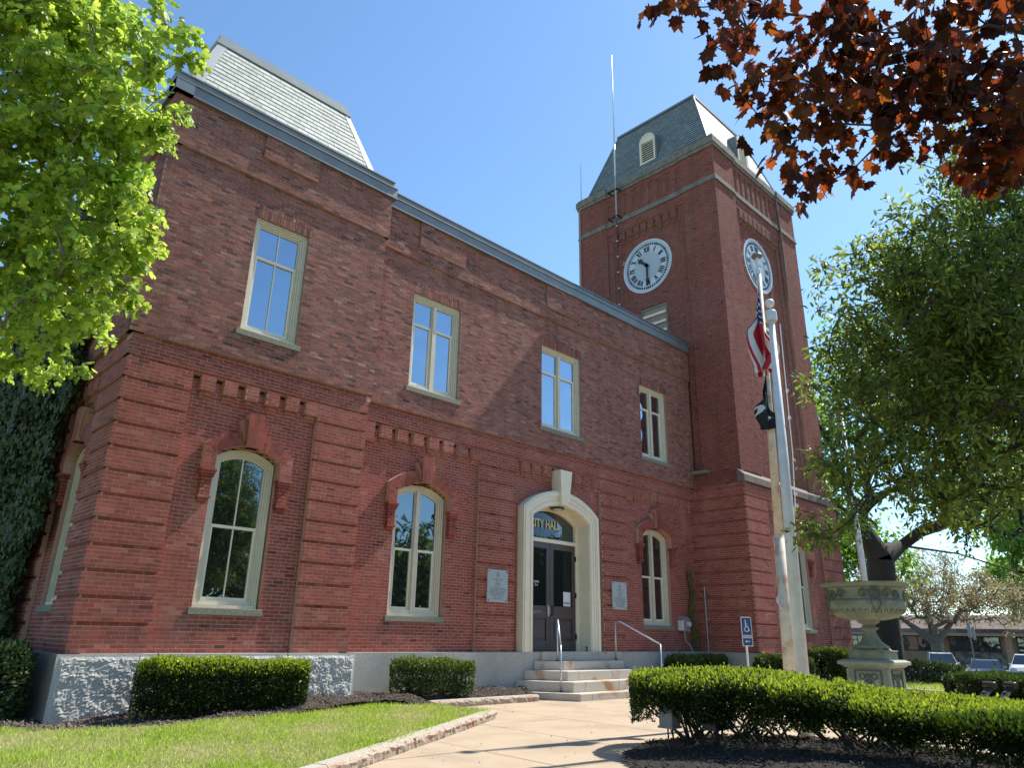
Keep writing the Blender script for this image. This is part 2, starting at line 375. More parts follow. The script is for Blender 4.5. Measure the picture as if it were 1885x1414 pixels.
ISL = [(7.35, 5.55), (8.0, 6.1), (9.1, 6.5), (10.4, 6.3), (11.2, 5.4), (11.9, 3.6), (12.2, 1.5), (12.2, -1), (8.2, -1), (7.6, 1), (7.2, 3), (7.0, 4.6)]
isl, in_isl = grid_patch('island_bed', ISL, h_isl, 'soil_shade', .12)
BED2 = [(17.9, 12.3), (21.8, 11.0), (21.8, 10.4), (29.6, 9.6), (30.2, 11.6), (21.9, 11.6), (21.9, 13.4), (17.9, 13.4)]
bed2, in_bed2 = grid_patch('tower_mulch_bed', BED2, lambda x, y: .05+.02*math.sin(x*3+y*4), 'soil_shade', .2)
LAWN2 = [(24.6, 3.2), (31, 1.5), (31.2, 14.5), (30, 14.5), (30, 9.9), (27.5, 9.4), (25.2, 8.9)]
lawn2, in_lawn2 = grid_patch('far_lawn', LAWN2, lambda x, y: .05, 'turf', .4)

def scatter(name, bv, bf, P, Mx, mats, parent=None, tint=None, glow=None, kind=None, smooth=False):
    bv = np.asarray(bv, float); bf = np.asarray(bf, int); n = len(P)
    V = np.einsum('nij,kj->nki', Mx, bv)+P[:, None, :]
    F = (bf[None]+(np.arange(n)*len(bv))[:, None, None]).reshape(-1, bf.shape[1])
    rep = len(bf)
    t = None if tint is None else np.repeat(tint, rep, 0); g = None if glow is None else np.repeat(glow, rep, 0)
    return npmesh(name, V.reshape(-1, 3), F, mats, parent, t, g, kind, smooth)
def basis(nrm, ang, scale):
    """matrices whose z column is nrm, spun by ang, times scale"""
    nrm = nrm/np.linalg.norm(nrm, axis=1, keepdims=True)
    ref = np.where(np.abs(nrm[:, 2:3]) > .95, np.array([[1., 0, 0]]), np.array([[0, 0, 1.]]))
    a = np.cross(ref, nrm); a /= np.linalg.norm(a, axis=1, keepdims=True); b = np.cross(nrm, a)
    c, s = np.cos(ang)[:, None], np.sin(ang)[:, None]
    x = a*c+b*s; y = -a*s+b*c
    return np.stack([x, y, nrm], 2)*np.asarray(scale).reshape(-1, 1, 1)
def pts_in(poly, inside, n):
    xs_ = [p[0] for p in poly]; ys_ = [p[1] for p in poly]; out = []
    while len(out) < n:
        x, y = random.uniform(min(xs_), max(xs_)), random.uniform(min(ys_), max(ys_))
        if inside(x, y): out.append((x, y))
    return out
def chips(name, poly, inside, h, n, flt=None, dk=1, sz=1):
    pp = [p for p in pts_in(poly, inside, n) if (flt is None or flt(*p))]
    P = np.array([(x, y, h(x, y)+random.uniform(0, .02)) for x, y in pp]); k = len(P)
    nrm = np.stack([rng.normal(0, .45, k), rng.normal(0, .45, k), np.ones(k)], 1)
    Mx = basis(nrm, rng.uniform(0, 6.3, k), rng.uniform(.5, 1.5, k)*sz)
    t = rng.uniform(.6, 2.6, (k, 1))*np.array([[1, .97, .93]])
    t = np.where(rng.uniform(size=(k, 1)) < .04, 3.2, t)*np.ones((1, 3))
    bv = [(-.022, -.006, 0), (.02, -.008, 0), (.024, .006, 0), (-.018, .008, 0), (0, 0, .008)]
    return scatter(name, bv, [(0, 1, 4), (1, 2, 4), (2, 3, 4), (3, 0, 4)], P, Mx, 'chips', None, t*dk, None, 'stuff')
chips('mulch_chips', BED, in_bed, h_bed, 16000, lambda x, y: x > 2)
chips('island_mulch_chips', ISL, in_isl, h_isl, 9000, None, .3)  # chip tint lowered too, painting the same hedge shade
# grass blades
def grass(name, poly, inside, h, n, hh=.045, flt=None):
    pp = [p for p in pts_in(poly, inside, n) if (flt is None or flt(*p))]
    P = np.array([(x, y, h(x, y)-.005) for x, y in pp]); k = len(P)
    patch = np.sin(P[:, 0]*1.7+1)*np.sin(P[:, 1]*2.1+P[:, 0]*.6)+.6*np.sin(P[:, 0]*4.3-P[:, 1]*3.1)+.5*np.clip((4.2-P[:, 0])/2, 0, 1.6)
    dry = np.clip(.28+.30*patch+rng.normal(0, .25, k), 0, 1)
    keep = rng.uniform(size=k) > dry*.55; P = P[keep]; dry = dry[keep]; k = len(P)
    g1 = np.array([.34, .46, .045]); g2 = np.array([.58, .54, .24])
    t = g1*(1-dry[:, None])+g2*dry[:, None]; t = t*rng.uniform(.7, 1.35, (k, 1))
    nrm = np.stack([rng.normal(0, .42, k), rng.normal(0, .42, k), np.ones(k)], 1)
    Mx = basis(nrm, rng.uniform(0, 6.3, k), rng.uniform(.55, 1.5, k)*hh*(1-.35*dry))
    bv = [(-.075, 0, 0), (.075, 0, 0), (.0, .25, .62), (.06, .62, 1.0)]
    return scatter(name, bv, [(0, 1, 2), (2, 1, 3)], P, Mx, 'grass', None, t, t*1.5, 'stuff')
tag(grass('lawn_grass', LAWN, in_lawn, h_lawn, 150000, .05, lambda x, y: x > 1.2 and y > 4), 'short lawn grass with pale dry patches beside the mulch', 'grass')
tag(grass('far_lawn_grass', LAWN2, in_lawn2, lambda x, y: .05, 22000, .09), 'shaded lawn grass behind the stone urn', 'grass')

# kerb stones
def kerb_run(name, a, b, joints, w_, h, z0, label, cat='kerb'):
    root = empty(name, ((a[0]+b[0])/2, (a[1]+b[1])/2, z0), label, cat)
    d = Vector((b[0]-a[0], b[1]-a[1], 0)); L = d.length; d.normalize(); nn = Vector((d.y, -d.x, 0))  # nn = pavement side
    js = [0]+joints+[L]
    for q in range(len(js)-1):
        s0, s1 = js[q]+.006, js[q+1]-.006; n = max(4, int((s1-s0)/.07)); mb = MB(); rows = []
        for i in range(n+1):
            s_ = s0+(s1-s0)*i/n; pos = Vector((a[0], a[1], 0))+d*s_; row = []
            for (o_, z_, r_) in ((-w_/2, -.05, 0), (-w_/2, h-.01, .004), (-w_/2+.012, h, .002), (w_/2-.03, h, .004), (w_/2-.004, h-.022, .007), (w_/2+.016, h*.66, .010), (w_/2+.006, h*.33, .010), (w_/2, -.05, .006)):
                p = pos+nn*(o_+random.gauss(0, r_)); row.append((p.x, p.y, z0+z_+random.gauss(0, r_*.5)))
            rows.append(row)
        m_ = len(rows[0]); mb.v = [p for r in rows for p in r]
        for i in range(n):
            for k in range(m_-1):
                mb.f.append((i*m_+k, (i+1)*m_+k, (i+1)*m_+k+1, i*m_+k+1)); mb.m.append(1 if k in (1, 2) else 0); mb.c.append((1, 1, 1))
        mb.f += [tuple(range(m_)), tuple(range(n*m_, n*m_+m_))[::-1]]; mb.m += [0, 0]; mb.c += [(1, 1, 1)]*2
        mb.build('kerb_stone', ['kerb', 'kerb_top'], root)
    return root
kerb_run('granite_kerb', (.4, 4.83), (9.72, 10.34), [2.2, 4.6, 6.35, 8.05, 9.4], .19, .135, 0, 'rough granite kerb dividing the lawn from the tan walk')
kerb_run('granite_kerb', (9.86, 12.32), (13.0, 12.36), [1.35], .2, .14, 0, 'rough granite kerb in front of the mulch under the small shrubs')
kerb_run('edging_kerb', (9.80, 10.36), (9.88, 12.18), [.9], .10, .10, 0, 'thin dark edging stones closing the lawn corner')
kerb_run('granite_kerb', (24.7, 3.4), (25.1, 9.0), [1.8, 3.6], .18, .10, 0, 'pale stone kerb at the foot of the far lawn behind the urn')

# ---------------------------------------------------------------- brickwork
CH, ZB, BL = .0677, 1.03, .2135
REC = []      # brick records of the building being built: (frame, u0, u1, z0, z1, d, style)
MORT = {}     # style -> MB
def lay(F, u0, u1, k0, k1, d, holes=(), back=.12, style='low', min_w=.03):
    mb = MORT.setdefault(style, MB()); run = None
    def flush(run):
        if run is None: return
        for a, b in run[0]: mb.fbox(F, a+.002, b-.002, d-{'low': .0008, 'up': .0016, 'tow': .0014}[style], d-back, run[1], run[2])
    for k in range(k0, k1):
        za, zb = ZB+k*CH, ZB+(k+1)*CH; zm = (za+zb)/2; iv = [(u0, u1)]
        for h in holes:
            r = h(zm)
            if r:
                nv = []
                for a, b in iv:
                    if r[0] > a: nv.append((a, min(b, r[0])))
                    if r[1] < b: nv.append((max(a, r[1]), b))
                iv = [q for q in nv if q[1]-q[0] > .004]
        if run and run[0] == iv: run[2] = zb
        else: flush(run); run = [iv, za, zb]
        for a, b in iv:
            ph = (k % 2)*BL/2; n0 = math.floor((a-ph)/BL); u = n0*BL+ph
            while u < b:
                ua, ub = max(a, u+.005 if u > a-.001 else a), min(b, u+BL-.005)
                if u <= a: ua = a+ (.002 if a == u0 else .004)
                if ub-ua > min_w: REC.append((F, ua, ub, za+.0052, zb-.0052, d, style))
                elif ub-ua > .006 and REC and REC[-1][5] == d and abs(REC[-1][2]+.01-ua) < .01: 
                    q = REC[-1]; REC[-1] = (q[0], q[1], ub, q[3], q[4], q[5], q[6])
                u += BL
    flush(run)
def quoin(F, u0, u1, k0, k1, d, rec=.045, holes=(), back=.12, style='low', ends=0):
    for k in range(k0, k1):
        r = k % 6 == 0 and k > 0
        if r: lay(F, u0+(rec if ends & 1 else 0), u1-(rec if ends & 2 else 0), k, k+1, d-rec, holes, back-rec, style)
    k = k0
    while k < k1:
        if k % 6 == 0 and k > 0: k += 1; continue
        e = k
        while e < k1 and not (e % 6 == 0 and e > 0): e += 1
        lay(F, u0, u1, k, e, d, holes, back, style); k = e
def rect(cx, hw, z0, z1): return lambda z: (cx-hw, cx+hw) if z0 < z < z1 else None
def arch(cx, hw, z0, zs, Rr, cz):
    def f(z):
        if z < z0: return None
        if z <= zs: return (cx-hw, cx+hw)
        if z >= cz+Rr: return None
        q = min(hw, math.sqrt(Rr*Rr-(z-cz)**2)); return (cx-q, cx+q)
    return f
def tints(n, style):
    base = rng.uniform(*{'low': (.82, 1.16), 'up': (.74, 1.2), 'tow': (.85, 1.14)}[style], (n, 1))
    hue = rng.normal(0, .05, (n, 1))
    t = base*np.concatenate([1+hue, 1-hue*.3, 1-hue], 1)
    dark = rng.uniform(size=(n, 1)) < (.10 if style == 'up' else .03)
    t = np.where(dark, t*np.array([[.55, .62, .68]]), t)
    pale = rng.uniform(size=(n, 1)) < (.09 if style == 'up' else .02)
    return np.where(pale, t*np.array([[1.15, 1.45, 1.5]]), t)
def flush_bricks(parent, singles=0, cam=(0, 0, 1.4)):
    """turns the records into brick meshes; the largest-looking full bricks become objects"""
    global REC
    mats = {'low': 'brick_low', 'up': 'brick_up', 'tow': 'brick_tow'}; mm = {'low': 'mort_low', 'up': 'mort_up', 'tow': 'mort_up'}
    if singles:
        cand = [(i, math.dist(cam, r[0].p((r[1]+r[2])/2, r[5], r[3]))) for i, r in enumerate(REC) if r[0] is FRONT and .199 < r[2]-r[1] < .206]
        cand.sort(key=lambda t: t[1]); pick = set(i for i, _ in cand[:singles]); var = []
        for q in range(14):
            mb = MB(); w2, h2 = .1015, .0286; j = lambda a: random.gauss(0, a)
            front = [(-w2+j(.0015), j(.0005), -h2+j(.001)), (w2+j(.0015), j(.0005), -h2+j(.001)), (w2+j(.0015), j(.0005), h2+j(.001)), (-w2+j(.0015), j(.0005), h2+j(.001))]
            bk = [(a, .013, c) for a, b, c in front]
            mb.add(front+bk, [(0, 1, 2, 3), (0, 4, 5, 1), (1, 5, 6, 2), (2, 6, 7, 3), (3, 7, 4, 0)], 0, tuple(tints(1, 'low')[0]))
            o = mb.build('brick', 'brick_low', tint=True); me = o.data; bpy.data.objects.remove(o); var.append(me)
        for i in pick:
            r = REC[i]; o = bpy.data.objects.new('brick', random.choice(var)); COL.objects.link(o)
            o.location = ((r[1]+r[2])/2, -r[5]-.0012, (r[3]+r[4])/2); attach(o, parent)
        REC = [r for i, r in enumerate(REC) if i not in pick]
    for style in sorted(set(r[6] for r in REC)):
        rr = [r for r in REC if r[6] == style]; n = len(rr)
        a = np.array([(r[1], r[2], r[3], r[4], r[5]) for r in rr]); U = np.array([r[0].U for r in rr]); Nn = np.array([r[0].N for r in rr])
        rough = {'low': .0005, 'up': .0016, 'tow': .0010}[style]
        dj = rng.normal(0, rough*.6, n)
        V = np.zeros((n, 8, 3))
        for q, (ui, zi) in enumerate(((0, 2), (1, 2), (1, 3), (0, 3))):
            uu = a[:, ui]+rng.normal(0, .0012, n); zz = a[:, zi]+rng.normal(0, .0012, n)
            dd = a[:, 4]+.0006+np.maximum(dj+rng.normal(0, rough, n), -(.0005 if style == 'low' else .0013))
            V[:, q, :2] = U*uu[:, None]+Nn*dd[:, None]; V[:, q, 2] = zz
            V[:, q+4, :2] = U*uu[:, None]+Nn*(a[:, 4]-.013)[:, None]; V[:, q+4, 2] = zz
        base = np.array([(0, 1, 2, 3), (0, 4, 5, 1), (1, 5, 6, 2), (2, 6, 7, 3), (3, 7, 4, 0)])
        F = (base[None]+(np.arange(n)*8)[:, None, None]).reshape(-1, 4)
        npmesh({'low': 'red_brickwork', 'up': 'weathered_brickwork', 'tow': 'tower_brickwork'}[style], V.reshape(-1, 3), F, mats[style], parent, np.repeat(tints(n, style), 5, 0), None, 'stuff')
        MORT[style].build('mortar_wall', mm[style], parent)
    REC = []; MORT.clear()

# ---------------------------------------------------------------- windows
def arc_path(cx, hw, z0, R0, cz, inset=0, n=16):
    """open outline: bottom left, up, over the arc, down to bottom right"""
    h = hw-inset; Rr = R0-inset; zs = cz+math.sqrt(max(Rr*Rr-h*h, 0)); a0 = math.asin(min(1, h/Rr))
    pts = [(cx-h, z0)]
    for i in range(n+1):
        a = -a0+2*a0*i/n; pts.append((cx+Rr*math.sin(a), cz+Rr*math.cos(a)))
    pts.append((cx+h, z0)); return pts
def rect_path(cx, hw, z0, z1, inset=0): return [(cx-hw+inset, z0), (cx-hw+inset, z1-inset), (cx+hw-inset, z1-inset), (cx+hw-inset, z0)]
def top_fn(cx, R0, cz, inset, z1=None):
    if R0 is None: return lambda u: z1-inset
    return lambda u: cz+math.sqrt(max((R0-inset)**2-(u-cx)**2, 0))
def window(F, parent, cx, hw, z0, d, glass, R0=None, cz=None, z1=None, mull=.0, rail=3.22, name='window', label=None, lights=2, sillw=.12, rise_sill=True):
    path = (lambda i: arc_path(cx, hw, z0, R0, cz, i)) if R0 else (lambda i: rect_path(cx, hw, z0, z1, i))
    mb = MB()
    mb.strip(F, path(0), path(.045), d, d-.16); mb.strip(F, path(.045), path(.085), d-.025, d-.16); mb.strip(F, path(.085), path(.125), d-.055, d-.16)
    mb.strip(F, path(.125), path(.16), d-.085, d-.16)
    i_ = .16; mb.fbox(F, cx-hw+.0, cx+hw-.0, d+.012, d-.16, z0-.0, z0+.055); mb.fbox(F, cx-hw+.09, cx+hw-.09, d-.05, d-.16, z0+.055, z0+.13)
    T = top_fn(cx, R0, cz, i_, z1)
    if mull:
        mb.fbox(F, cx-mull/2, cx+mull/2, d-.04, d-.16, z0+.06, T(cx)+.03)
        mb.fbox(F, cx-mull/2-.03, cx+mull/2+.03, d-.09, d-.16, z0+.13, T(cx)+.03)
    win = mb.build(name, 'cream', parent, bevel=0)
    if label: win['label'] = label
    # sashes: lower sash deeper than upper sash
    sb = MB(); iu = hw-.16
    spans = [(cx-iu, cx-mull/2-(.03 if mull else 0)), (cx+mull/2+(.03 if mull else 0), cx+iu)] if mull else [(cx-iu, cx+iu)]
    panes = []
    for a, b in spans:
        sb.fbox(F, a, b, d-.085, d-.135, rail-.025, rail+.03)
        sb.fbox(F, a, b, d-.10, d-.15, z0+.12, z0+.19)
        for s0 in (a, b-.035): sb.fbox(F, s0, s0+.035, d-.10, d-.15, z0+.19, rail-.025)
        if not mull:
            m_ = (a+b)/2; sb.fbox(F, m_-.011, m_+.011, d-.088, d-.13, rail+.03, T(m_)+.02); sb.fbox(F, m_-.011, m_+.011, d-.105, d-.15, z0+.19, rail-.025)
            panes += [(a, m_-.011), (m_+.011, b)]
        else: panes.append((a, b))
    sb.build('sash', 'creamw', win)
    for a, b in panes:
        for (za, top, dd) in ((z0+.15, None, d-.128), (rail+.02, T, d-.112)):
            pb = MB()
            if top is None: poly = [(a, za), (b, za), (b, rail), (a, rail)]
            else:
                e = .01; us = [a-e+(b-a+2*e)*q/8 for q in range(9)]; poly = [(a-e, za), (b+e, za)]+[(u, T(u)+.02) for u in us[::-1]]
            pb.add([F.p(u, dd, z) for u, z in poly], [tuple(range(len(poly)))]); pb.build('pane', glass, win)
    s2 = MB(); s2.fbox(F, cx-hw-.09, cx+hw+.09, d+.11, d-.10, z0-.125, z0-.004)
    s2.build('sill', 'sill', win, bevel=.008)
    return win
def hood(F, parent, cx, hw, R0, cz, dp, wide=.27, ztop_key=5.35, style='low', keys=True):
    """projecting brick label: segmental ring, legs, imposts, corbels, triple keystone"""
    mb = MB(); mo = MB(); d1 = dp+.125
    tnt = lambda: tuple(float(x) for x in tints(1, 'low')[0])
    Ri, Ro = R0+.045, R0+.045+wide; ho = hw+.045+wide*.86
    a_out = math.asin(ho/Ro)
    mo_in = []; mo_out = []
    for i in range(17):
        a = -a_out+2*a_out*i/16
        zi = cz+Ri*math.cos(a); ui = cx+Ri*math.sin(a)
        if abs(ui-cx) > hw+.04: ui = cx+math.copysign(hw+.04, ui-cx)
        mo_in.append((ui, zi)); mo_out.append((cx+Ro*math.sin(a), cz+Ro*math.cos(a)))
    mo.strip(F, mo_in, mo_out, d1-.004, dp-.02)
    nb = int(2*a_out*(R0+.2)/.068)
    for ring in range(2):
        ra, rb = Ri+ring*wide/2+.004, Ri+(ring+1)*wide/2-.004
        for i in range(nb):
            a0, a1 = -a_out+2*a_out*(i+.07)/nb, -a_out+2*a_out*(i+.93)/nb
            q = [(cx+ra*math.sin(a0), cz+ra*math.cos(a0)), (cx+ra*math.sin(a1), cz+ra*math.cos(a1)), (cx+rb*math.sin(a1), cz+rb*math.cos(a1)), (cx+rb*math.sin(a0), cz+rb*math.cos(a0))]
            if abs((q[0][0]+q[1][0])/2-cx) > hw+.05 and ring == 0: continue
            mb.prism(F, q, d1+random.gauss(0, .001), d1-.02, 0, tnt())
    zl = cz+math.sqrt(Ro*Ro-ho*ho); zs = 4.19
    for sgn in (-1, 1):
        ui, uo = cx+sgn*(hw+.045), cx+sgn*ho; a, b = min(ui, uo), max(ui, uo)
        mo.fbox(F, a, b, d1-.004, dp-.02, zs, zl-.01)
        k = 0; z = zs
        while z+.06 < zl+.03:
            cuts = [a, (a+b)/2 if k % 2 else a+(b-a)*.75, b]
            for q in range(2): mb.fbox(F, cuts[q]+.004, cuts[q+1]-.004, d1+random.gauss(0, .001), d1-.02, z+.004, min(z+.0637, zl+.01), 0, tnt())
            z += CH; k += 1
        # impost (moulded), bracket
        for q in range(3):
            w2 = .03-.012*q; mb.fbox(F, a-w2, b+w2, d1+.045-.02*q, dp-.02, zs-.05*(q+1)+.002, zs-.05*q-.002, 0, tnt())
        k = 0; z = zs-.15; zc = 3.72
        while z > zc:
            cut = a+(b-a)*(.5 if k % 2 else .3)
            for q0, q1 in ((a+.02, cut-.004), (cut+.004, b-.02)): mb.fbox(F, q0, q1, d1-.015+random.gauss(0, .001), dp-.02, z-.0637, z-.004, 0, tnt())
            z -= CH; k += 1
        mb.fbox(F, a+.0, b-.0, d1+.0, dp-.02, z-.05, z-.002, 0, tnt())
        mb.fbox(F, a+.03, b-.03, d1-.05, dp-.02, z-.11, z-.052, 0, tnt())
    if keys:
        zb = cz+R0+.015
        for (w0, w1, za, zt, dd) in ((.17, .27, zb+.10, ztop_key-.13, d1+.03), (.115, .155, zb, ztop_key, d1+.085)):
            n = 3 if dd > d1+.05 else 6
            for i in range(n):
                f0, f1 = -1+2*i/n, -1+2*(i+1)/n
                q = [(cx+w0*f0+.003, za), (cx+w0*f1-.003, za), (cx+w1*f1-.003, zt), (cx+w1*f0+.003, zt)]
                m = (za*.45+zt*.55)
                qa = [q[0], q[1], (q[1][0]*.5+q[2][0]*.5, m-.004), (q[0][0]*.5+q[3][0]*.5, m-.004)]; qb = [(qa[3][0], m+.004), (qa[2][0], m+.004), q[2], q[3]]
                for qq in (qa, qb): mb.prism(F, qq, dd+random.gauss(0, .001), dp-.02, 0, tnt())
            mo.prism(F, [(cx-w0, za), (cx+w0, za), (cx+w1, zt-.01), (cx-w1, zt-.01)], dd-.005, dp-.02)
    h = mb.build('window_hood', 'brick_low', parent, tint=True, bevel=.003); mo.build('hood_mortar', 'mort_low', h)
    return h
def dentils(F, u0, u1, n, d_face, d_pan, style='low', slot=.16):
    """corbel table between piers: slots cut in rows 66..71, stepped lower ends"""
    p = (u1-u0)/n if n else 1; tnt = []
    cells = []
    for i in range(n): cells.append((u0+i*p, u0+i*p+slot))
    blocks = [(u0+i*p+slot, u0+(i+1)*p) for i in range(n)]
    for a, b in blocks:
        if b-a < .05: continue
        lay(F, a, b, 68, 72, d_face, (), .13, style, .02); lay(F, a+.03, b-.03, 66, 68, d_face-.055, (), .08, style, .02)
def jack(F, cx, hw, z0, d, style='up', parent=None, h=.285):
    n = int(2*(hw+.05)/.0677); w_ = 2*(hw+.05)/n; mb = MORT.setdefault(style, MB())
    mb.fbox(F, cx-hw-.05, cx+hw+.05, d-.006, d-.12, z0, z0+h)
    for i in range(n):
        u = cx-hw-.05+i*w_; f = ((i+.5)/n-.5)*.0
        REC.append((F, u+.005, u+w_-.005, z0+.006, z0+h-.10, d+.002, style)); REC.append((F, u+.005, u+w_-.005, z0+h-.09, z0+h-.004, d+.002, style))

# ---------------------------------------------------------------- main building
hall = empty('brick_building', (13, 13.5, 0), 'two-storey red brick building with cream arched doorway and tan sash windows', 'building')
# pavilion, lower storey (quoin plane y=13.05, panel y=13.16)
PC, PH, PR = 5.79, .59, .97; PZ = 4.68-PR
WC, WH, WR = 10.25, .73, 1.23; WZ = 4.72-WR
hole = arch(PC, PH+.03, 1.78, 4.49, PR+.03, PZ)
quoin(FRONT, 3.34, 4.50, 0, 72, -13.05, ends=1); quoin(FRONT, 7.10, 8.30, 0, 72, -13.05, ends=2)
lay(FRONT, 4.50, 7.10, 0, 71, -13.16, (hole,), .35)
dentils(FRONT, 4.50, 7.10, 6, -13.05, -13.16); lay(FRONT, 7.02, 7.10, 66, 72, -13.16)
lay(FRONT, 3.385, 8.26, 72, 73, -13.09, (), .3); lay(FRONT, 3.34, 8.30, 73, 77, -13.05, (), .3); lay(FRONT, 3.36, 8.28, 77, 79, -13.085, (), .3)
ZW0, ZW1 = 7.0, 9.56
lay(FRONT, 3.28, 8.35, 79, 138, -13.0, (rect(5.80, .60, ZW0, ZW1), rect(5.8, .66, ZW1, ZW1+.285)), .25, 'up')
jack(FRONT, 5.80, .61, ZW1, -13.0)
lay(FRONT, 3.21, 8.40, 138, 154, -12.935, (rect(5.75, .64, ZB+146.5*CH, 99),), .3, 'up'); lay(FRONT, 5.11, 6.39, 146, 154, -12.885, (), .3, 'up')
hood(FRONT, hall, PC, PH, PR, PZ, -13.16)
window(FRONT, hall, PC, PH, 1.78, -13.235, 'glass_lo', PR, PZ, rail=3.22)
window(FRONT, hall, 5.80, .60, ZW0, -13.07, 'glass_up', z1=ZW1, rail=8.72)
# pavilion side (faces left)
quoin(SIDE, 13.062, 14.40, 0, 72, -3.34, ends=1)
lay(SIDE, 14.40, 22, 0, 72, -3.45, (arch(15.05, PH+.03, 1.78, 4.49, PR+.03, PZ),), .35)
dentils(SIDE, 14.40, 16.2, 4, -3.34, -3.45); quoin(SIDE, 16.2, 17.4, 0, 72, -3.36)
lay(SIDE, 13.10, 22, 72, 73, -3.385); lay(SIDE, 13.062, 22, 73, 77, -3.34); lay(SIDE, 13.095, 22, 77, 79, -3.375)
lay(SIDE, 13.012, 22, 79, 138, -3.28, (), .25, 'up'); lay(SIDE, 12.947, 22, 138, 154, -3.21, (), .3, 'up')
hood(SIDE, hall, 15.05, PH, PR, PZ, -3.45); window(SIDE, hall, 15.05, PH, 1.78, -3.52, 'glass_lo', PR, PZ)
# pavilion right return (faces right)
RET = Fr((0, 1), (1, 0))
for k in range(0, 154):
    x = 8.30 if k < 77 else 8.35 if k < 138 else 8.40
    y0 = 13.107 if (k % 6 == 0 and 0 < k < 73) else 13.062 if k < 79 else 13.012 if k < 138 else 12.947
    lay(RET, y0, 13.6, k, k+1, x-(.045 if (k % 6 == 0 and 0 < k < 73) else 0), (), .12, 'low' if k < 79 else 'up')
# wing, lower storey (quoin plane 13.38, panel 13.49)
DX = 15.0
lay(FRONT, 8.31, 12.0, 0, 71, -13.49, (arch(WC, WH+.03, 1.78, 4.49, WR+.03, WZ),), .35)
quoin(FRONT, 12.0, 13.25, 0, 72, -13.38)
lay(FRONT, 13.25, 16.83, 0, 71, -13.49, (arch(DX, 1.42, 0, 4.60, 2.24, 2.87),), .35)
quoin(FRONT, 16.83, 18.08, 0, 72, -13.38)
lay(FRONT, 18.08, 22.0, 0, 71, -13.49, (arch(19.66, WH+.03, 1.78, 4.49, WR+.03, WZ),), .35)
dentils(FRONT, 8.74, 12.0, 7, -13.38, -13.49); lay(FRONT, 8.31, 8.74, 66, 72, -13.38)
dentils(FRONT, 13.36, 16.83, 8, -13.38, -13.49); lay(FRONT, 13.25, 13.36, 66, 72, -13.38)
dentils(FRONT, 18.45, 22.0, 8, -13.38, -13.49); lay(FRONT, 18.08, 18.45, 66, 72, -13.38)
lay(FRONT, 8.3, 22.0, 72, 73, -13.42, (), .3); lay(FRONT, 8.3, 22.0, 73, 77, -13.38, (), .3); lay(FRONT, 8.3, 22.0, 77, 79, -13.415, (), .3)
ups = [(10.30, .77), (15.05, .87), (19.73, .76)]
hs = [rect(c, h, ZW0, ZW1-.06) for c, h in ups]+[rect(c, h+.06, ZW1-.06, ZW1+.225) for c, h in ups]
lay(FRONT, 8.34, 22.06, 79, 138, -13.33, hs, .25, 'up')
for c, h in ups: jack(FRONT, c, h+.01, ZW1-.06, -13.33)
pan = [(9.53, 11.07), (14.3, 15.8), (18.95, 20.5)]
lay(FRONT, 8.38, 22.06, 138, 154, -13.265, [rect((a+b)/2, (b-a)/2, ZB+143*CH, 99) for a, b in pan], .3, 'up')
for a, b in pan: lay(FRONT, a, b, 143, 154, -13.215, (), .3, 'up')
hood(FRONT, hall, WC, WH, WR, WZ, -13.49); hood(FRONT, hall, 19.66, WH, WR, WZ, -13.49)
window(FRONT, hall, WC, WH, 1.78, -13.565, 'glass_lo', WR, WZ, mull=.11); window(FRONT, hall, 19.66, WH, 1.78, -13.565, 'glass_lo', WR, WZ, mull=.11)
for c, h in ups: window(FRONT, hall, c, h, ZW0, -13.40, 'glass_up', z1=ZW1-.06, mull=.11, rail=8.72)
flush_bricks(hall, 300)
cb = MB()   # solid cores behind the walls
cb.box(3.75, 8.0, 13.65, 21.9, -.2, 11.4); cb.box(8.0, 22.3, 14.35, 22, -.2, 11.4); cb.box(8.0, 13.2, 13.9, 14.4, -.2, 11.4); cb.box(16.8, 22.3, 13.9, 14.4, -.2, 11.4); cb.box(13.2, 16.8, 13.9, 14.4, 5.4, 11.4); cb.build('inner_wall', 'mort_up', hall)

# granite base
from mathutils import noise as mn
def rockblock(F, u0, u1, d, z0, z1, parent, rough=.024, margin=.05, mat='granite', res=.022, top=True):
    nu, nz = max(2, int((u1-u0)/res)), max(2, int((z1-z0)/res)); mb = MB(); g = .004
    V = []
    for j in range(nz+1):
        for i in range(nu+1):
            u = u0+g+(u1-u0-2*g)*i/nu; z = z0+(z1-g-z0)*j/nz
            e = min(u-u0, u1-u, z1-z)
            k = 0 if e < margin*.9 else min(1, (e-margin*.9)/.04)
            q_ = Vector((u*6.5, d, z*6.5)); o = k*(.015+rough*(.9*mn.noise(q_)+.8*abs(mn.noise(q_*2.7))+.55*mn.noise(q_*6)+.3*mn.noise(q_*13))) if rough else random.gauss(0, .0003)
            V.append(F.p(u, d+o, z))
    mb.v = V; mb.f = [(j*(nu+1)+i, j*(nu+1)+i+1, (j+1)*(nu+1)+i+1, (j+1)*(nu+1)+i) for j in range(nz) for i in range(nu)]
    mb.m = [0]*len(mb.f); mb.c = [(1, 1, 1)]*len(mb.f)
    mb.add([F.p(u0+g, d, z1-g), F.p(u1-g, d, z1-g), F.p(u1-g, d-.34, z1-g), F.p(u0+g, d-.34, z1-g)], [(0, 1, 2, 3)])
    for u in (u0+g, u1-g): mb.add([F.p(u, d, z0), F.p(u, d, z1-g), F.p(u, d-.34, z1-g), F.p(u, d-.34, z0)], [(0, 1, 2, 3)])
    return mb.build('granite_block', mat, parent)
for a, b in ((3.20, 5.05), (5.05, 6.75), (6.75, 8.42)): rockblock(FRONT, a, b, -12.90, -.1, 1.03, hall)
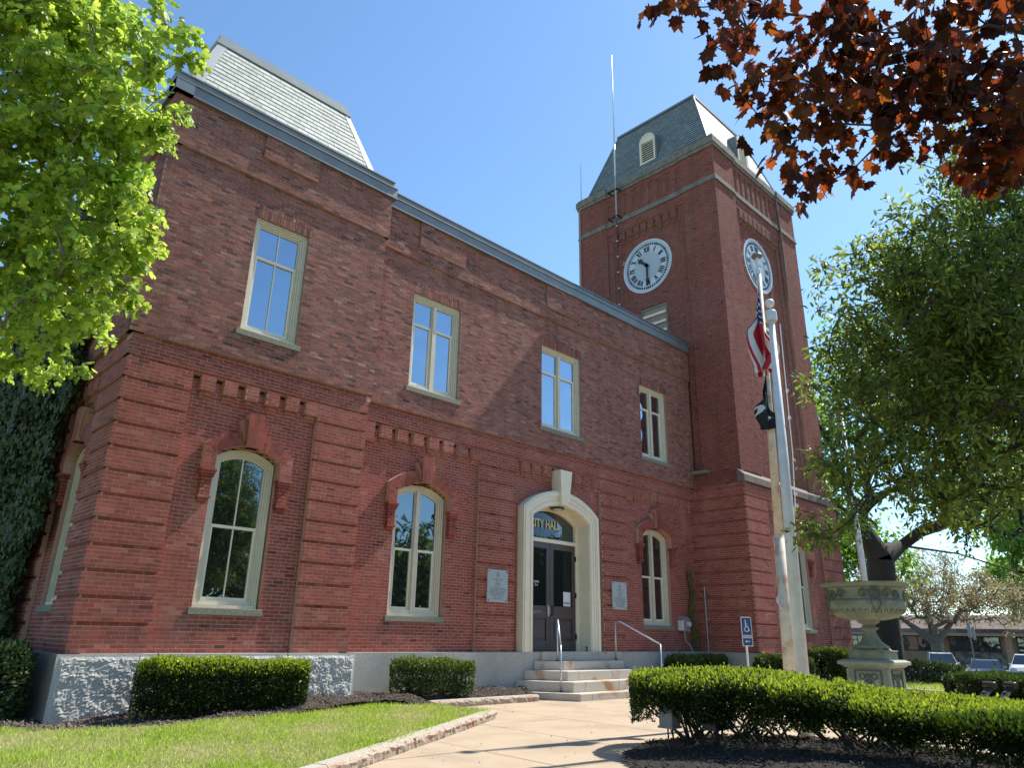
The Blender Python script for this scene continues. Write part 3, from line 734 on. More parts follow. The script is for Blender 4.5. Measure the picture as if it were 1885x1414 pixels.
for a, b in ((12.9, 14.7), (14.7, 16.8), (16.8, 19.5), (19.5, 22)): rockblock(SIDE, a, b, -3.195, -.1, 1.03, hall, 0, mat='granite_side')
rockblock(RET, 12.9, 13.5, 8.42, -.1, 1.03, hall, 0, mat='granite_sm', res=.2)
for a, b in ((8.42, 9.62), (9.62, 11.25), (11.25, 13.85), (13.85, 17.4), (17.4, 19.3), (19.3, 22)): rockblock(FRONT, a, b, -13.27, -.1, 1.03, hall, 0, mat='granite_sm', res=.3)
th_ = MB(); th_.box(13.3, 16.7, 13.28, 14.5, .95, 1.028); th_.build('threshold', 'granite_sm', hall)

# roof edge: fascia, gutter
def fascia(u0, u1, y, z0, parent):
    mb = MB(); mb.fbox(FRONT, u0, u1, -y, -y-.4, z0, z0+.03); mb.fbox(FRONT, u0+.01, u1-.01, -y-.025, -y-.4, z0+.03, z0+.27); mb.fbox(FRONT, u0, u1, -y+.005, -y-.4, z0+.27, z0+.30)
    f = mb.build('fascia', 'zinc', parent)
    g = MB(); g.fbox(FRONT, u0+.02, u1-.03, -y-.12, -y-.42, z0+.30, z0+.50); g.fbox(FRONT, u0+.02, u1-.03, -y-.09, -y-.42, z0+.50, z0+.53)
    q = u0+1.9
    while q < u1-.3: g.fbox(FRONT, q, q+.012, -y-.114, -y-.2, z0+.30, z0+.534); q += 2.4
    g.build('gutter', 'zinc', f)
    return f
fascia(3.13, 8.48, 12.84, 11.456, hall); fascia(8.40, 22.03, 13.16, 11.456, hall)
sf = MB(); sf.fbox(SIDE, 12.84, 22, -3.14, -3.5, 11.456, 11.75); sf.fbox(SIDE, 13.0, 22, -3.2, -3.5, 11.75, 11.95); sf.fbox(RET, 12.86, 22, 8.47, 8.2, 11.46, 11.75); sf.fbox(RET, 12.98, 22, 8.44, 8.2, 11.75, 11.95)
sf.box(3.3, 22, 13.5, 22, 11.4, 11.7)
sf.build('side_fascia', 'zinc', hall)
# pavilion mansard
def quadpt(c, s, t): return [c[0][i]*(1-s)*(1-t)+c[1][i]*s*(1-t)+c[2][i]*s*t+c[3][i]*(1-s)*t for i in range(3)]
def slates(parent, corners, rows, width, mats, name, single, stagger=True, thick=.012):
    """tiles a sloped quad: corners bottom-left, bottom-right, top-right, top-left (world)"""
    bl, br, tr, tl = [Vector(c) for c in corners]; nrm = (br-bl).cross(tl-bl).normalized()
    one = MB()
    for r in range(rows):
        t0, t1 = r/rows, (r+1)/rows
        L0, R0_ = bl.lerp(tl, t0), br.lerp(tr, t0); L1, R1 = bl.lerp(tl, t1), br.lerp(tr, t1)
        e = (R0_-L0).normalized(); Lw = (R0_-L0).length; up = (L1-L0)-e*((L1-L0).dot(e)); hgt = up.length; up.normalize()
        # slope limits along e at height h
        lo0, lo1 = 0, (L1-L0).dot(e); hi0, hi1 = Lw, Lw+(R1-R0_).dot(e)
        x = -(width/2 if r % 2 and stagger else 0)-width*.3
        while x < Lw:
            x0, x1 = x+.004, x+width-.004; x += width
            q = [(max(x0, lo0), 0), (min(x1, hi0), 0), (min(x1, hi1), 1), (max(x0, lo1), 1)]
            if q[1][0]-q[0][0] < .03 and q[2][0]-q[3][0] < .03: continue
            q[0] = (min(q[0][0], q[1][0]-.003), 0); q[3] = (min(q[3][0], q[2][0]-.003), 1)
            lift = thick+random.uniform(0, .004)
            pts = []
            for (a, b) in q: pts.append(L0+e*a+up*(hgt*(b*1.0)-.004)+nrm*(.004+(lift if b == 0 else .001)))
            pts2 = [p-nrm*(.012+(thick if i < 2 else 0)) for i, p in enumerate(pts)]
            col = random.uniform(.82, 1.14); col = (col, col*random.uniform(.98, 1.02), col*random.uniform(.96, 1.03))
            mb = MB() if single else one
            mb.add(pts+pts2, [(0, 1, 2, 3), (0, 4, 5, 1), (1, 5, 6, 2), (3, 7, 4, 0)], 0, col)
            if single: mb.build(name, mats, parent, tint=True)
    if not single: one.build(name, mats, parent, kind='stuff', tint=True)
man = MB(); A = [(3.42, 13.08, 11.95), (7.93, 13.08, 11.95), (7.93, 21.5, 11.95), (3.42, 21.5, 11.95)]; B = [(4.02, 13.70, 13.78), (7.36, 13.70, 13.78), (7.36, 21, 13.78), (4.02, 21, 13.78)]
man.hexa(A+B); mansard = man.build('mansard_roof', 'zinc_l', hall)
slates(mansard, [(3.66, 13.075, 12.0), (7.76, 13.075, 12.0), (7.22, 13.645, 13.70), (4.18, 13.645, 13.70)], 12, .262, 'slate_l', 'slate', True)
tr_ = MB(); tr_.box(3.97, 7.42, 13.62, 21.05, 13.74, 13.83); tr_.box(4.02, 7.33, 13.66, 21.0, 13.83, 14.0)
tr_.hexa([(3.40, 13.055, 11.96), (3.66, 13.045, 11.96), (3.66, 13.2, 11.96), (3.40, 13.2, 11.96), (4.0, 13.655, 13.74), (4.2, 13.645, 13.74), (4.2, 13.8, 13.74), (4.0, 13.8, 13.74)])
tr_.hexa([(7.79, 13.045, 11.96), (7.96, 13.055, 11.96), (7.96, 13.2, 11.96), (7.79, 13.2, 11.96), (7.24, 13.645, 13.74), (7.39, 13.655, 13.74), (7.39, 13.8, 13.74), (7.24, 13.8, 13.74)])
tr_.build('roof_trim', 'zinc_l', mansard)

# ---------------------------------------------------------------- doorway
DR, DZ = 1.75, 3.42      # intrados radius / centre of the brick opening
def dpath(i, z0=1.03): return arc_path(DX, 1.55, z0, 2.37, 2.87, i, 20)
ds = MB()
for a, b, d0 in ((0, .05, -13.26), (.05, .13, -13.235), (.13, .17, -13.255), (.17, .25, -13.275), (.25, .29, -13.29), (.29, .37, -13.27)): ds.strip(FRONT, dpath(a), dpath(b), d0, -13.6)
ds.strip(FRONT, dpath(.36), dpath(.40), -13.30, -13.820)
ds.strip(FRONT, dpath(.40), dpath(.50), -13.730, -13.950)
surround = ds.build('door_surround', 'creamw', hall)
kb = MB(); zk = 5.17
kb.hexa([FRONT.p(DX-.155, -13.17, 4.84), FRONT.p(DX+.155, -13.17, 4.84), FRONT.p(DX+.155, -13.6, 4.84), FRONT.p(DX-.155, -13.6, 4.84), FRONT.p(DX-.25, -13.12, 5.82), FRONT.p(DX+.25, -13.12, 5.82), FRONT.p(DX+.25, -13.6, 5.82), FRONT.p(DX-.25, -13.6, 5.82)])
kb.build('keystone', 'creamw', surround, bevel=.012)
tb = MB(); tb.fbox(FRONT, DX-1.1, DX+1.1, -13.720, -13.920, 3.86, 3.96); tb.build('transom_bar', 'creamw', surround)
tg = MB(); pth = arc_path(DX, 1.55, 3.95, 2.37, 2.87, .49, 20); tg.add([FRONT.p(u, -13.820, z) for u, z in pth], [tuple(range(len(pth)))]); tg.build('transom_pane', 'glass_door', hall)
textmesh('lettering', 'CITY HALL', .33, 'gold', hall, FRONT, 14.84, -13.800, 4.36, .010, xs=.76)
for sgn in (-1, 1):
    c = DX+sgn*.53; db = MB(); w2 = .525
    z0, z1 = 1.04, 3.855
    for (a, b, za, zb) in ((-w2, -w2+.14, z0, z1), (w2-.14, w2, z0, z1), (-w2+.14, w2-.14, z0, z0+.26), (-w2+.14, w2-.14, 1.86, 2.18), (-w2+.14, w2-.14, z1-.16, z1)):
        db.fbox(FRONT, c+a, c+b, -13.760, -13.820, za, zb)
    db.fbox(FRONT, c-w2+.14, c+w2-.14, -13.795, -13.820, z0+.26, 1.86)
    db.fbox(FRONT, c-w2+.19, c+w2-.19, -13.775, -13.800, z0+.31, 1.81)
    dr = db.build('door', 'door', hall, bevel=.006)
    pb = MB(); pb.add([FRONT.p(c-w2+.14, -13.800, 2.18), FRONT.p(c+w2-.14, -13.800, 2.18), FRONT.p(c+w2-.14, -13.800, z1-.16), FRONT.p(c-w2+.14, -13.800, z1-.16)], [(0, 1, 2, 3)]); pb.build('pane', 'glass_door', dr)
    hb = MB(); u = c-sgn*(w2-.07); hb.fbox(FRONT, u-.03, u+.03, -13.750, -13.760, 1.92, 2.2); hb.tube([FRONT.p(u, -13.750, 1.95), FRONT.p(u, -13.700, 1.97), FRONT.p(u, -13.700, 2.15), FRONT.p(u, -13.750, 2.17)], .012); hb.build('handle', 'black' if sgn > 0 else 'steel', dr)
    for z in (1.4, 2.5, 3.5):
        hg = MB(); u = c+sgn*(w2+.0); hg.fbox(FRONT, u-.02, u+.02, -13.730, -13.760, z-.07, z+.07); hg.build('hinge', 'black', dr)
    if sgn < 0:
        ms = MB(); ms.fbox(FRONT, c-.14, c+.14, -13.750, -13.760, 1.98, 2.06); ms.build('mail_slot', 'belt', dr)
        textmesh('hours_lettering', 'OPEN\n8-4', .085, 'white', dr, FRONT, c+.02, -13.795, 2.75)
    else:
        nb = MB(); nb.fbox(FRONT, c+.05, c+.34, -13.788, -13.797, 2.2, 2.58); nb.build('paper_notice', 'white', dr)
        lb = MB()
        for q in range(4): lb.fbox(FRONT, c+.08+q*.06, c+.12+q*.06, -13.784, -13.789, 2.26, 2.31)
        lb.build('notice_print', 'etch', dr)
lt = MB(); lt.lathe([(.02, .10), (.15, .10), (.20, .0), (.18, -.02), (.17, 0), (.02, .02)], (DX+.08, 13.55, 4.80), 18); lp = lt.build('ceiling_lamp', 'black', hall)
lg = MB(); lg.lathe([(.165, 0), (.12, -.035), (.03, -.05)], (DX+.08, 13.55, 4.81), 18); lg.build('lamp_lens', 'clockw', lp, smooth=True)
lw_ = MB(); lw_.tube([(DX-.12, 13.55, 4.86), (DX-.22, 13.55, 4.82), (DX-.3, 13.6, 4.85), (DX-.42, 13.6, 4.83)], .012); lw_.build('lamp_cable', 'black', lp)
def plaque(cx, label):
    mb = MB(); mb.fbox(FRONT, cx-.345, cx+.345, -13.335, -13.375, 2.17, 2.95); r = mb.build('wall_plaque', 'plaque', None, bevel=.006); tag(r, label, 'plaque')
    e = MB(); n = 22
    for q in range(n):
        a0, a1 = 2*math.pi*q/n, 2*math.pi*(q+1)/n
        e.add([FRONT.p(cx+.055*math.cos(a0), -13.333, 2.83+.07*math.sin(a0)), FRONT.p(cx+.055*math.cos(a1), -13.333, 2.83+.07*math.sin(a1)), FRONT.p(cx+.042*math.cos(a1), -13.333, 2.83+.056*math.sin(a1)), FRONT.p(cx+.042*math.cos(a0), -13.333, 2.83+.056*math.sin(a0))], [(0, 1, 2, 3)])
    e.fbox(FRONT, cx-.02, cx+.02, -13.332, -13.336, 2.80, 2.86); e.build('emblem', 'etch', r)
    t = MB(); rows = [(2.72, .18), (2.685, .15), (2.65, .05), (2.61, .08), (2.58, .1), (2.53, .13), (2.49, .26), (2.46, .26), (2.43, .25), (2.40, .26), (2.37, .25), (2.34, .22), (2.31, .2), (2.27, .16), (2.24, .2)]
    for z, hw in rows:
        u = cx-hw
        while u < cx+hw:
            l = random.uniform(.012, .05)
            for s0 in np.arange(u, min(u+l, cx+hw), .011): t.fbox(FRONT, s0, s0+.006, -13.332, -13.336, z, z+random.choice((.011, .014, .016)))
            u += l+.016
    t.build('etched_text', 'etch', r, kind='stuff')
    for su in (-1, 1):
        for z in (2.215, 2.905):
            b = MB(); b.lathe([(.016, -.0), (.016, .01), (.006, .014)], (0, 0, 0), 8); b.v = [(cx+su*.29+x, 13.335-z2-.002, z+y) for x, y, z2 in b.v]; b.build('bolt', 'black', r)
plaque(12.63, 'grey memorial plaque left of the doorway on the brick pier')
plaque(17.55, 'grey memorial plaque right of the doorway above the handrail')

# steps
stp = empty('stone_steps', (15.6, 12.6, 0), 'weathered granite steps rising to the double doors with rusty stains', 'steps')
lv = [(1.035, .82, 13.1, 14.3, 17.0, 14.0, 17.2), (.82, .61, 12.78, 14.45, 16.9, 13.85, 17.5), (.61, .39, 12.40, 14.15, 17.15, 13.5, 17.8), (.39, .16, 12.02, 13.92, 17.35, 13.2, 18.1), (.16, -.04, 11.66, 13.75, 17.55, 12.95, 18.4)]
for zt, zb, yf, xl, xr, wl, wr in lv:
    if zt > 1: poly = [(14.1, 13.27), (14.1, 13.19), (17.35, 13.19), (17.35, 13.27)]; cuts = []
    else: poly = [(wl, 13.262), (wl+.02, 13.12), (xl, yf+.0), (xr, yf), (wr-.02, 13.12), (wr, 13.262)]
    c = .02; mb = MB(); n = len(poly)
    # stones: left oblique, front pieces, right oblique
    if zt > 1: groups = [(14.1, 15.3), (15.3, 17.35)]; 
    else: groups = []
    if zt > 1:
        for a, b in groups:
            q = MB(); q.box(a+.003, b-.003, 13.17, 13.5, zb+.002, zt); q.build('step_stone', 'step', stp, bevel=.012)
        continue
    cy = 13.25; dz = .006
    segs = [[(wl, cy), (xl, yf), (xl+.42, yf), (wl+.9, cy)], [(xl+.425, yf), (xl+1.75, yf), (xl+1.75, cy), (wl+.905, cy)], [(xl+1.755, yf), (xr-.35, yf), (wr-.9, cy), (xl+1.755, cy)], [(xr-.345, yf), (xr, yf), (wr, cy), (wr-.895, cy)]]
    for q in segs:
        m = MB(); k = len(q); m.add([(x, y, zb+.002) for x, y in q]+[(x, y, zt) for x, y in q], [tuple(range(k))[::-1], tuple(range(k, 2*k))]+[(i, (i+1) % k, k+(i+1) % k, k+i) for i in range(k)])
        m.build('step_stone', 'step', stp, bevel=.014)
def handrail(pts, label):
    r = empty('handrail', pts[0], label, 'handrail'); mb = MB(); mb.tube(pts[1:3], .024, 10); mb.build('rail', 'steel', r, smooth=True)
    for a, b in ((pts[0], pts[1]), (pts[3], pts[2])):
        m = MB(); m.tube([a, b], .022, 10); p = m.build('post', 'steel', r, smooth=True); m = MB(); m.lathe([(.05, 0), (.05, .012), (.028, .03)], (a[0], a[1], a[2]), 10); m.build('post_foot', 'black', p)
def rail2(base_f, base_r, tf, tr, label):
    r = empty('handrail', base_f, label, 'handrail')
    mb = MB(); b = Vector(tr); k = b.lerp(Vector(tf), .12); k.z = tr[2]; mb.tube([tr, tuple(k), tf], .024, 10); mb.build('rail', 'steel', r, smooth=True)
    for a, b in ((base_f, tf), (base_r, tr)):
        m = MB(); m.tube([a, b], .022, 10); p = m.build('post', 'steel', r, smooth=True); m = MB(); m.lathe([(.05, 0), (.05, .012), (.028, .03)], a, 10); m.build('post_foot', 'black', p)
rail2((13.75, 12.26, .16), (14.40, 12.95, .82), (13.74, 12.26, 1.21), (14.39, 12.95, 1.81), 'left steel handrail on the steps in front of the brown doors')
rail2((17.55, 12.0, 0), (16.98, 13.10, .82), (17.53, 12.0, 1.25), (16.98, 13.10, 1.83), 'right steel handrail sloping down from the steps toward the hedge')

# ---------------------------------------------------------------- clock tower
tower = empty('clock_tower', (25.5, 15, 0), 'square red brick clock tower with slate mansard roof and two clock faces', 'tower')
TL, TF = 21.90, 11.38          # lower planes: left face x, front face y
TC, TY = 25.55, 14.95          # centres of the front and left faces
# lower storey
for k in range(0, 79):
    r = .045 if (k % 6 == 0 and 0 < k < 73) or k > 76 else 0
    lay(SIDE, TF+.012+r, 13.5, k, k+1, -(TL+r), (), .15)
quoin(FRONT, TL, 23.4, 0, 72, -TF, ends=1); quoin(FRONT, 27.6, 29.2, 0, 72, -TF, ends=2)
lay(FRONT, 23.4, 27.6, 0, 71, -(TF+.11), (arch(TC, WH+.03, 1.78, 4.49, WR+.03, WZ),), .35); dentils(FRONT, 23.45, 27.6, 9, -TF, -(TF+.11))
lay(FRONT, TL+.045, 29.16, 72, 73, -(TF+.045)); lay(FRONT, TL, 29.2, 73, 77, -TF); lay(FRONT, TL+.045, 29.16, 77, 79, -(TF+.045))
hood(FRONT, tower, TC, WH, WR, WZ, -(TF+.11)); window(FRONT, tower, TC, WH, 1.78, -(TF+.18), 'glass_lo', WR, WZ, mull=.11)
# stepped weathering between the storeys
for i in range(7):
    dd = -(TL+.02+.02*i); lay(SIDE, TF+.02*i+.02, 13.5, 79+i, 80+i, dd, (), .15, 'tow')
# shaft
SX, SY = 22.06, 11.53
KT = 279
lou = rect(TY-.20, .62, 9, 14.0)
lay(SIDE, SY+.012, 13.0, 86, KT, -SX, (), .2, 'tow'); lay(SIDE, 16.9, 18.4, 86, KT, -SX, (), .2, 'tow')
lay(SIDE, 13.0, 13.3, 86, 260, -(SX+.09), (), .15, 'tow'); lay(SIDE, 16.6, 16.9, 86, 260, -(SX+.09), (), .15, 'tow')
CR = 1.13
def circ(c, z0, r):
    return lambda z: (c-math.sqrt(r*r-(z-z0)**2), c+math.sqrt(r*r-(z-z0)**2)) if abs(z-z0) < r else None
CZ = 15.88
lay(SIDE, 13.3, 16.6, 86, 249, -(SX+.16), (lou, circ(TY, CZ, CR+.20)), .3, 'tow')
lay(SIDE, 13.3, 16.6, 249, 250, -(SX+.06), (), .2, 'tow'); lay(SIDE, 13.0, 16.9, 250, 256, -(SX+.03), (), .2, 'tow')
lay(FRONT, SX, 23.6, 86, KT, -SY, (), .2, 'tow'); lay(FRONT, 27.5, 29.0, 86, KT, -SY, (), .2, 'tow')
lay(FRONT, 23.6, 23.85, 86, 250, -(SY+.09), (), .15, 'tow'); lay(FRONT, 27.25, 27.5, 86, 250, -(SY+.09), (), .15, 'tow')
lay(FRONT, 23.85, 27.25, 86, 249, -(SY+.17), (rect(TC, .85, 11.9, 13.9), rect(TC, .8, 7.2, 11), circ(TC-.2, CZ, CR+.20)), .3, 'tow')
lay(FRONT, 23.6, 27.5, 249, 256, -(SY+.05), (), .2, 'tow')
# corbel strings above the clocks: hanging teeth
for F, a, b, d in ((SIDE, 13.3, 16.6, -(SX+.06)), (FRONT, 23.85, 27.25, -(SY+.05))):
    n = 9; p = (b-a)/n
    for i in range(n):
        lay(F, a+i*p+.12, a+(i+1)*p, 244, 249, d, (), .12, 'tow', .02); lay(F, a+i*p+.15, a+(i+1)*p-.03, 241, 244, d-.05, (), .07, 'tow', .02)
# frieze with narrow sunk panels
for F, a, b, base, d in ((SIDE, 13.0, 16.9, 'x', -(SX+.03)), (FRONT, 23.6, 27.5, 'y', -(SY+.03))):
    lay(F, a, b, 260, KT, d-(.05 if F is SIDE else .08), (), .2, 'tow')
    n = 9; p = (b-a)/n
    for i in range(n+1): lay(F, a+i*p-.10 if i else a, a+i*p+.10 if i < n else b, 260, 276, d, (), .1, 'tow', .02)
    lay(F, a, b, 276, KT, d, (), .1, 'tow')
flush_bricks(tower)
core = MB(); core.box(22.3, 28.9, 11.8, 18.35, -.2, 20.2); core.box(21.95, 29.1, 13.4, 18.6, -.2, 6.4); core.box(22.0, 22.1, 18.30, 18.40, 6, 20)
core.box(28.6, 29.0, 11.6, 18.4, 6.5, 19.9)
core.build('inner_wall', 'mort_tow' if 'mort_tow' in M else 'mort_up', tower)
for a, b in ((11.23, 13.3),): rockblock(SIDE, a, b, -21.76, -.1, 1.03, tower, 0, mat='granite_sm', res=.2)
for a, b in ((21.76, 23.6), (23.6, 26), (26, 29.34)): rockblock(FRONT, a, b, -11.23, -.1, 1.03, tower, .022, mat='granite_sm', res=.04)
# ledges, belt course, cornice
sb = MB()
def ring(mb, x0, x1, y0, y1, z0, z1, t=.3):
    mb.box(x0, x1, y0, y0+t, z0, z1); mb.box(x0, x0+t, y0+t, y1, z0, z1); mb.box(x1-t, x1, y0+t, y1, z0, z1)
def notch_ring(mb, e, z0, z1):
    # follows the piers: corner blocks proud, middle set back
    for (a, b, q) in ((SX-e, 23.6+e, 0), (23.6+e, 27.5-e, .05), (27.5-e, 29.0+e, 0)): mb.box(a, b, SY-e+q, SY+.4, z0, z1)
    for (a, b, q) in ((SY+.4, 13.0+e, 0), (13.0+e, 16.9-e, .05), (16.9-e, 18.4+e, 0)): mb.box(SX-e+q, SX+.4, a, b, z0, z1)
    mb.box(28.7, 29.0+e, SY+.4, 18.4+e, z0, z1); mb.box(SX+.4, 28.7, 18.1, 18.4+e, z0, z1)
notch_ring(sb, .05, ZB+256*CH+.02, ZB+257*CH+.05); notch_ring(sb, .025, ZB+257*CH+.05, ZB+260*CH-.01)
sb.build('belt_course', 'belt', tower)
cn = MB(); notch_ring(cn, .07, 19.92, 20.06); notch_ring(cn, .11, 20.06, 20.34); notch_ring(cn, .05, 20.34, 20.44)
cn.box(22.1, 28.9, 11.6, 18.3, 20.2, 20.40); cn.build('cornice', 'belt', tower)
lg_ = MB(); lg_.hexa([(21.86, 11.33, 6.40), (29.25, 11.33, 6.40), (29.25, 11.6, 6.40), (21.86, 11.6, 6.40), (21.86, 11.34, 6.62), (29.25, 11.34, 6.62), (29.25, 11.6, 6.85), (21.86, 11.6, 6.85)])
lg_.build('weathered_ledge', 'ledge', tower)
ls = MB(); ls.fbox(SIDE, 12.72, 13.5, -21.86, -22.2, 6.86, 6.96); ls.build('ledge_cap', 'sill', tower)
dp = MB(); dp.tube([(27.42, 11.50, 20.0), (27.42, 11.46, 18.2), (27.42, 11.47, 15)], .035, 8); dp.build('stained_leader', 'belt', tower)
# mansard
bz, tz = 20.44, 24.0
man = MB(); man.hexa([(22.30, 11.80, bz), (28.8, 11.80, bz), (28.8, 18.15, bz), (22.30, 18.15, bz), (23.42, 12.92, tz), (27.7, 12.92, tz), (27.7, 17.0, tz), (23.42, 17.0, tz)])
mans = man.build('mansard_roof', 'slate_d', tower)
rows = 26
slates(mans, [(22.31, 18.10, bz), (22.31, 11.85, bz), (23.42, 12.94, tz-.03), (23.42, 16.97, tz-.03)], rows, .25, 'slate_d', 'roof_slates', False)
slates(mans, [(22.36, 11.80, bz), (28.75, 11.80, bz), (27.66, 12.92, tz-.03), (23.46, 12.92, tz-.03)], rows, .25, 'slate_lit', 'roof_slates', False)
ht = MB()
ht.tube([(22.30, 11.80, bz), (23.42, 12.92, tz)], .055, 6); ht.tube([(22.30, 18.15, bz), (23.42, 17.0, tz)], .055, 6); ht.tube([(28.8, 11.8, bz), (27.7, 12.92, tz)], .05, 6)
ht.box(23.36, 27.76, 12.86, 17.06, tz-.03, tz+.09)
ht.hexa([(22.16, 11.62, bz), (22.3, 11.62, bz), (22.3, 18.25, bz), (22.16, 18.25, bz), (22.33, 11.8, bz+.22), (22.4, 11.8, bz+.22), (22.4, 18.1, bz+.22), (22.33, 18.1, bz+.22)])
ht.hexa([(22.3, 11.62, bz), (28.9, 11.62, bz), (28.9, 11.75, bz), (22.3, 11.75, bz), (22.36, 11.80, bz+.2), (28.75, 11.80, bz+.2), (28.75, 11.9, bz+.2), (22.36, 11.9, bz+.2)])
ht.build('roof_trim', 'zinc', mans)
# dormers
def dormer(F, c, d, z0, zs, hw, depth):
    P = arc_path
    full = lambda i: [(c-hw+i, z0)]+[(c+(hw-i)*math.cos(math.pi-math.pi*k/12), zs+(hw-i)*math.sin(math.pi*k/12)) for k in range(13)]+[(c+hw-i, z0)]
    mb = MB(); mb.strip(F, full(-.07), full(0), d+.02, d-depth); mb.fbox(F, c-hw-.07, c+hw+.07, d+.03, d-depth*.3, z0-.06, z0)
    do = mb.build('dormer', 'zinc', tower)
    fb = MB(); fb.strip(F, full(0), full(.08), d+.03, d-.1); fb.fbox(F, c-hw, c+hw, d+.05, d-.1, z0, z0+.08); fb.prism(F, [(c-hw+.08, zs-.02)]+[(c+(hw-.08)*math.cos(math.pi-math.pi*k/10), zs+(hw-.08)*math.sin(math.pi*k/10)) for k in range(11)], d-.0, d-.05)
    fb.build('louver_frame', 'creamw', do)
    bk = MB(); bk.fbox(F, c-hw+.06, c+hw-.06, d-.10, d-.12, z0, zs); bk.build('painted_dark_backing', 'black', do)  # black sheet paints the darkness behind the slats
    n = 9
    for i in range(n):
        z = z0+.10+(zs-z0-.10)*i/n; s = MB()
        s.hexa([F.p(c-hw+.08, d+.01, z), F.p(c+hw-.08, d+.01, z), F.p(c+hw-.08, d-.09, z+.06), F.p(c-hw+.08, d-.09, z+.06), F.p(c-hw+.08, d+.01, z+.03), F.p(c+hw-.08, d+.01, z+.03), F.p(c+hw-.08, d-.09, z+.09), F.p(c-hw+.08, d-.09, z+.09)])
        s.build('louver_slat', 'creamw', do)
dormer(SIDE, 14.80, -22.47, 21.0, 22.12, .40, .75); dormer(FRONT, TC, -11.97, 21.0, 22.12, .40, .75)
# belfry louvers
def belfry(F, c, hw, z0, z1, d, n):
    fb = MB(); fb.strip(F, rect_path(c, hw, z0, z1, 0), rect_path(c, hw, z0, z1, .09), d, d-.25); r = fb.build('belfry_louver', 'sill', tower)
    bk = MB(); bk.fbox(F, c-hw+.05, c+hw-.05, d-.25, d-.27, z0, z1); bk.build('painted_dark_backing', 'black', r)  # black sheet standing in for unlit space inside the belfry
    for i in range(n):
        z = z0+.05+(z1-z0-.1)*i/n; h = (z1-z0)/n; s = MB()
        s.hexa([F.p(c-hw+.08, d+.03, z), F.p(c+hw-.08, d+.03, z), F.p(c+hw-.08, d-.12, z+h*.10), F.p(c-hw+.08, d-.12, z+h*.10), F.p(c-hw+.08, d+.03, z+h*.26), F.p(c+hw-.08, d+.03, z+h*.26), F.p(c+hw-.08, d-.12, z+h*.42), F.p(c-hw+.08, d-.12, z+h*.42)])
        s.build('louver_slat', 'creamw', r)
belfry(SIDE, TY-.20, .62, 11.6, 14.0, -(SX+.20), 6); belfry(FRONT, TC, .85, 11.9, 13.9, -(SY+.20), 5)
tw = MB(); tw.fbox(FRONT, TC-.8, TC+.8, -(SY+.3), -(SY+.32), 7.2, 11); tw.build('shaft_window', 'glass_lo', tower)
tw = MB(); tw.strip(FRONT, rect_path(TC, .8, 7.2, 11, 0), rect_path(TC, .8, 7.2, 11, .1), -(SY+.2), -(SY+.3)); tw.fbox(FRONT, TC-.04, TC+.04, -(SY+.22), -(SY+.3), 7.2, 11); tw.fbox(FRONT, TC-.75, TC+.75, -(SY+.22), -(SY+.3), 9.1, 9.2); tw.build('shaft_window_frame', 'sill', tower)
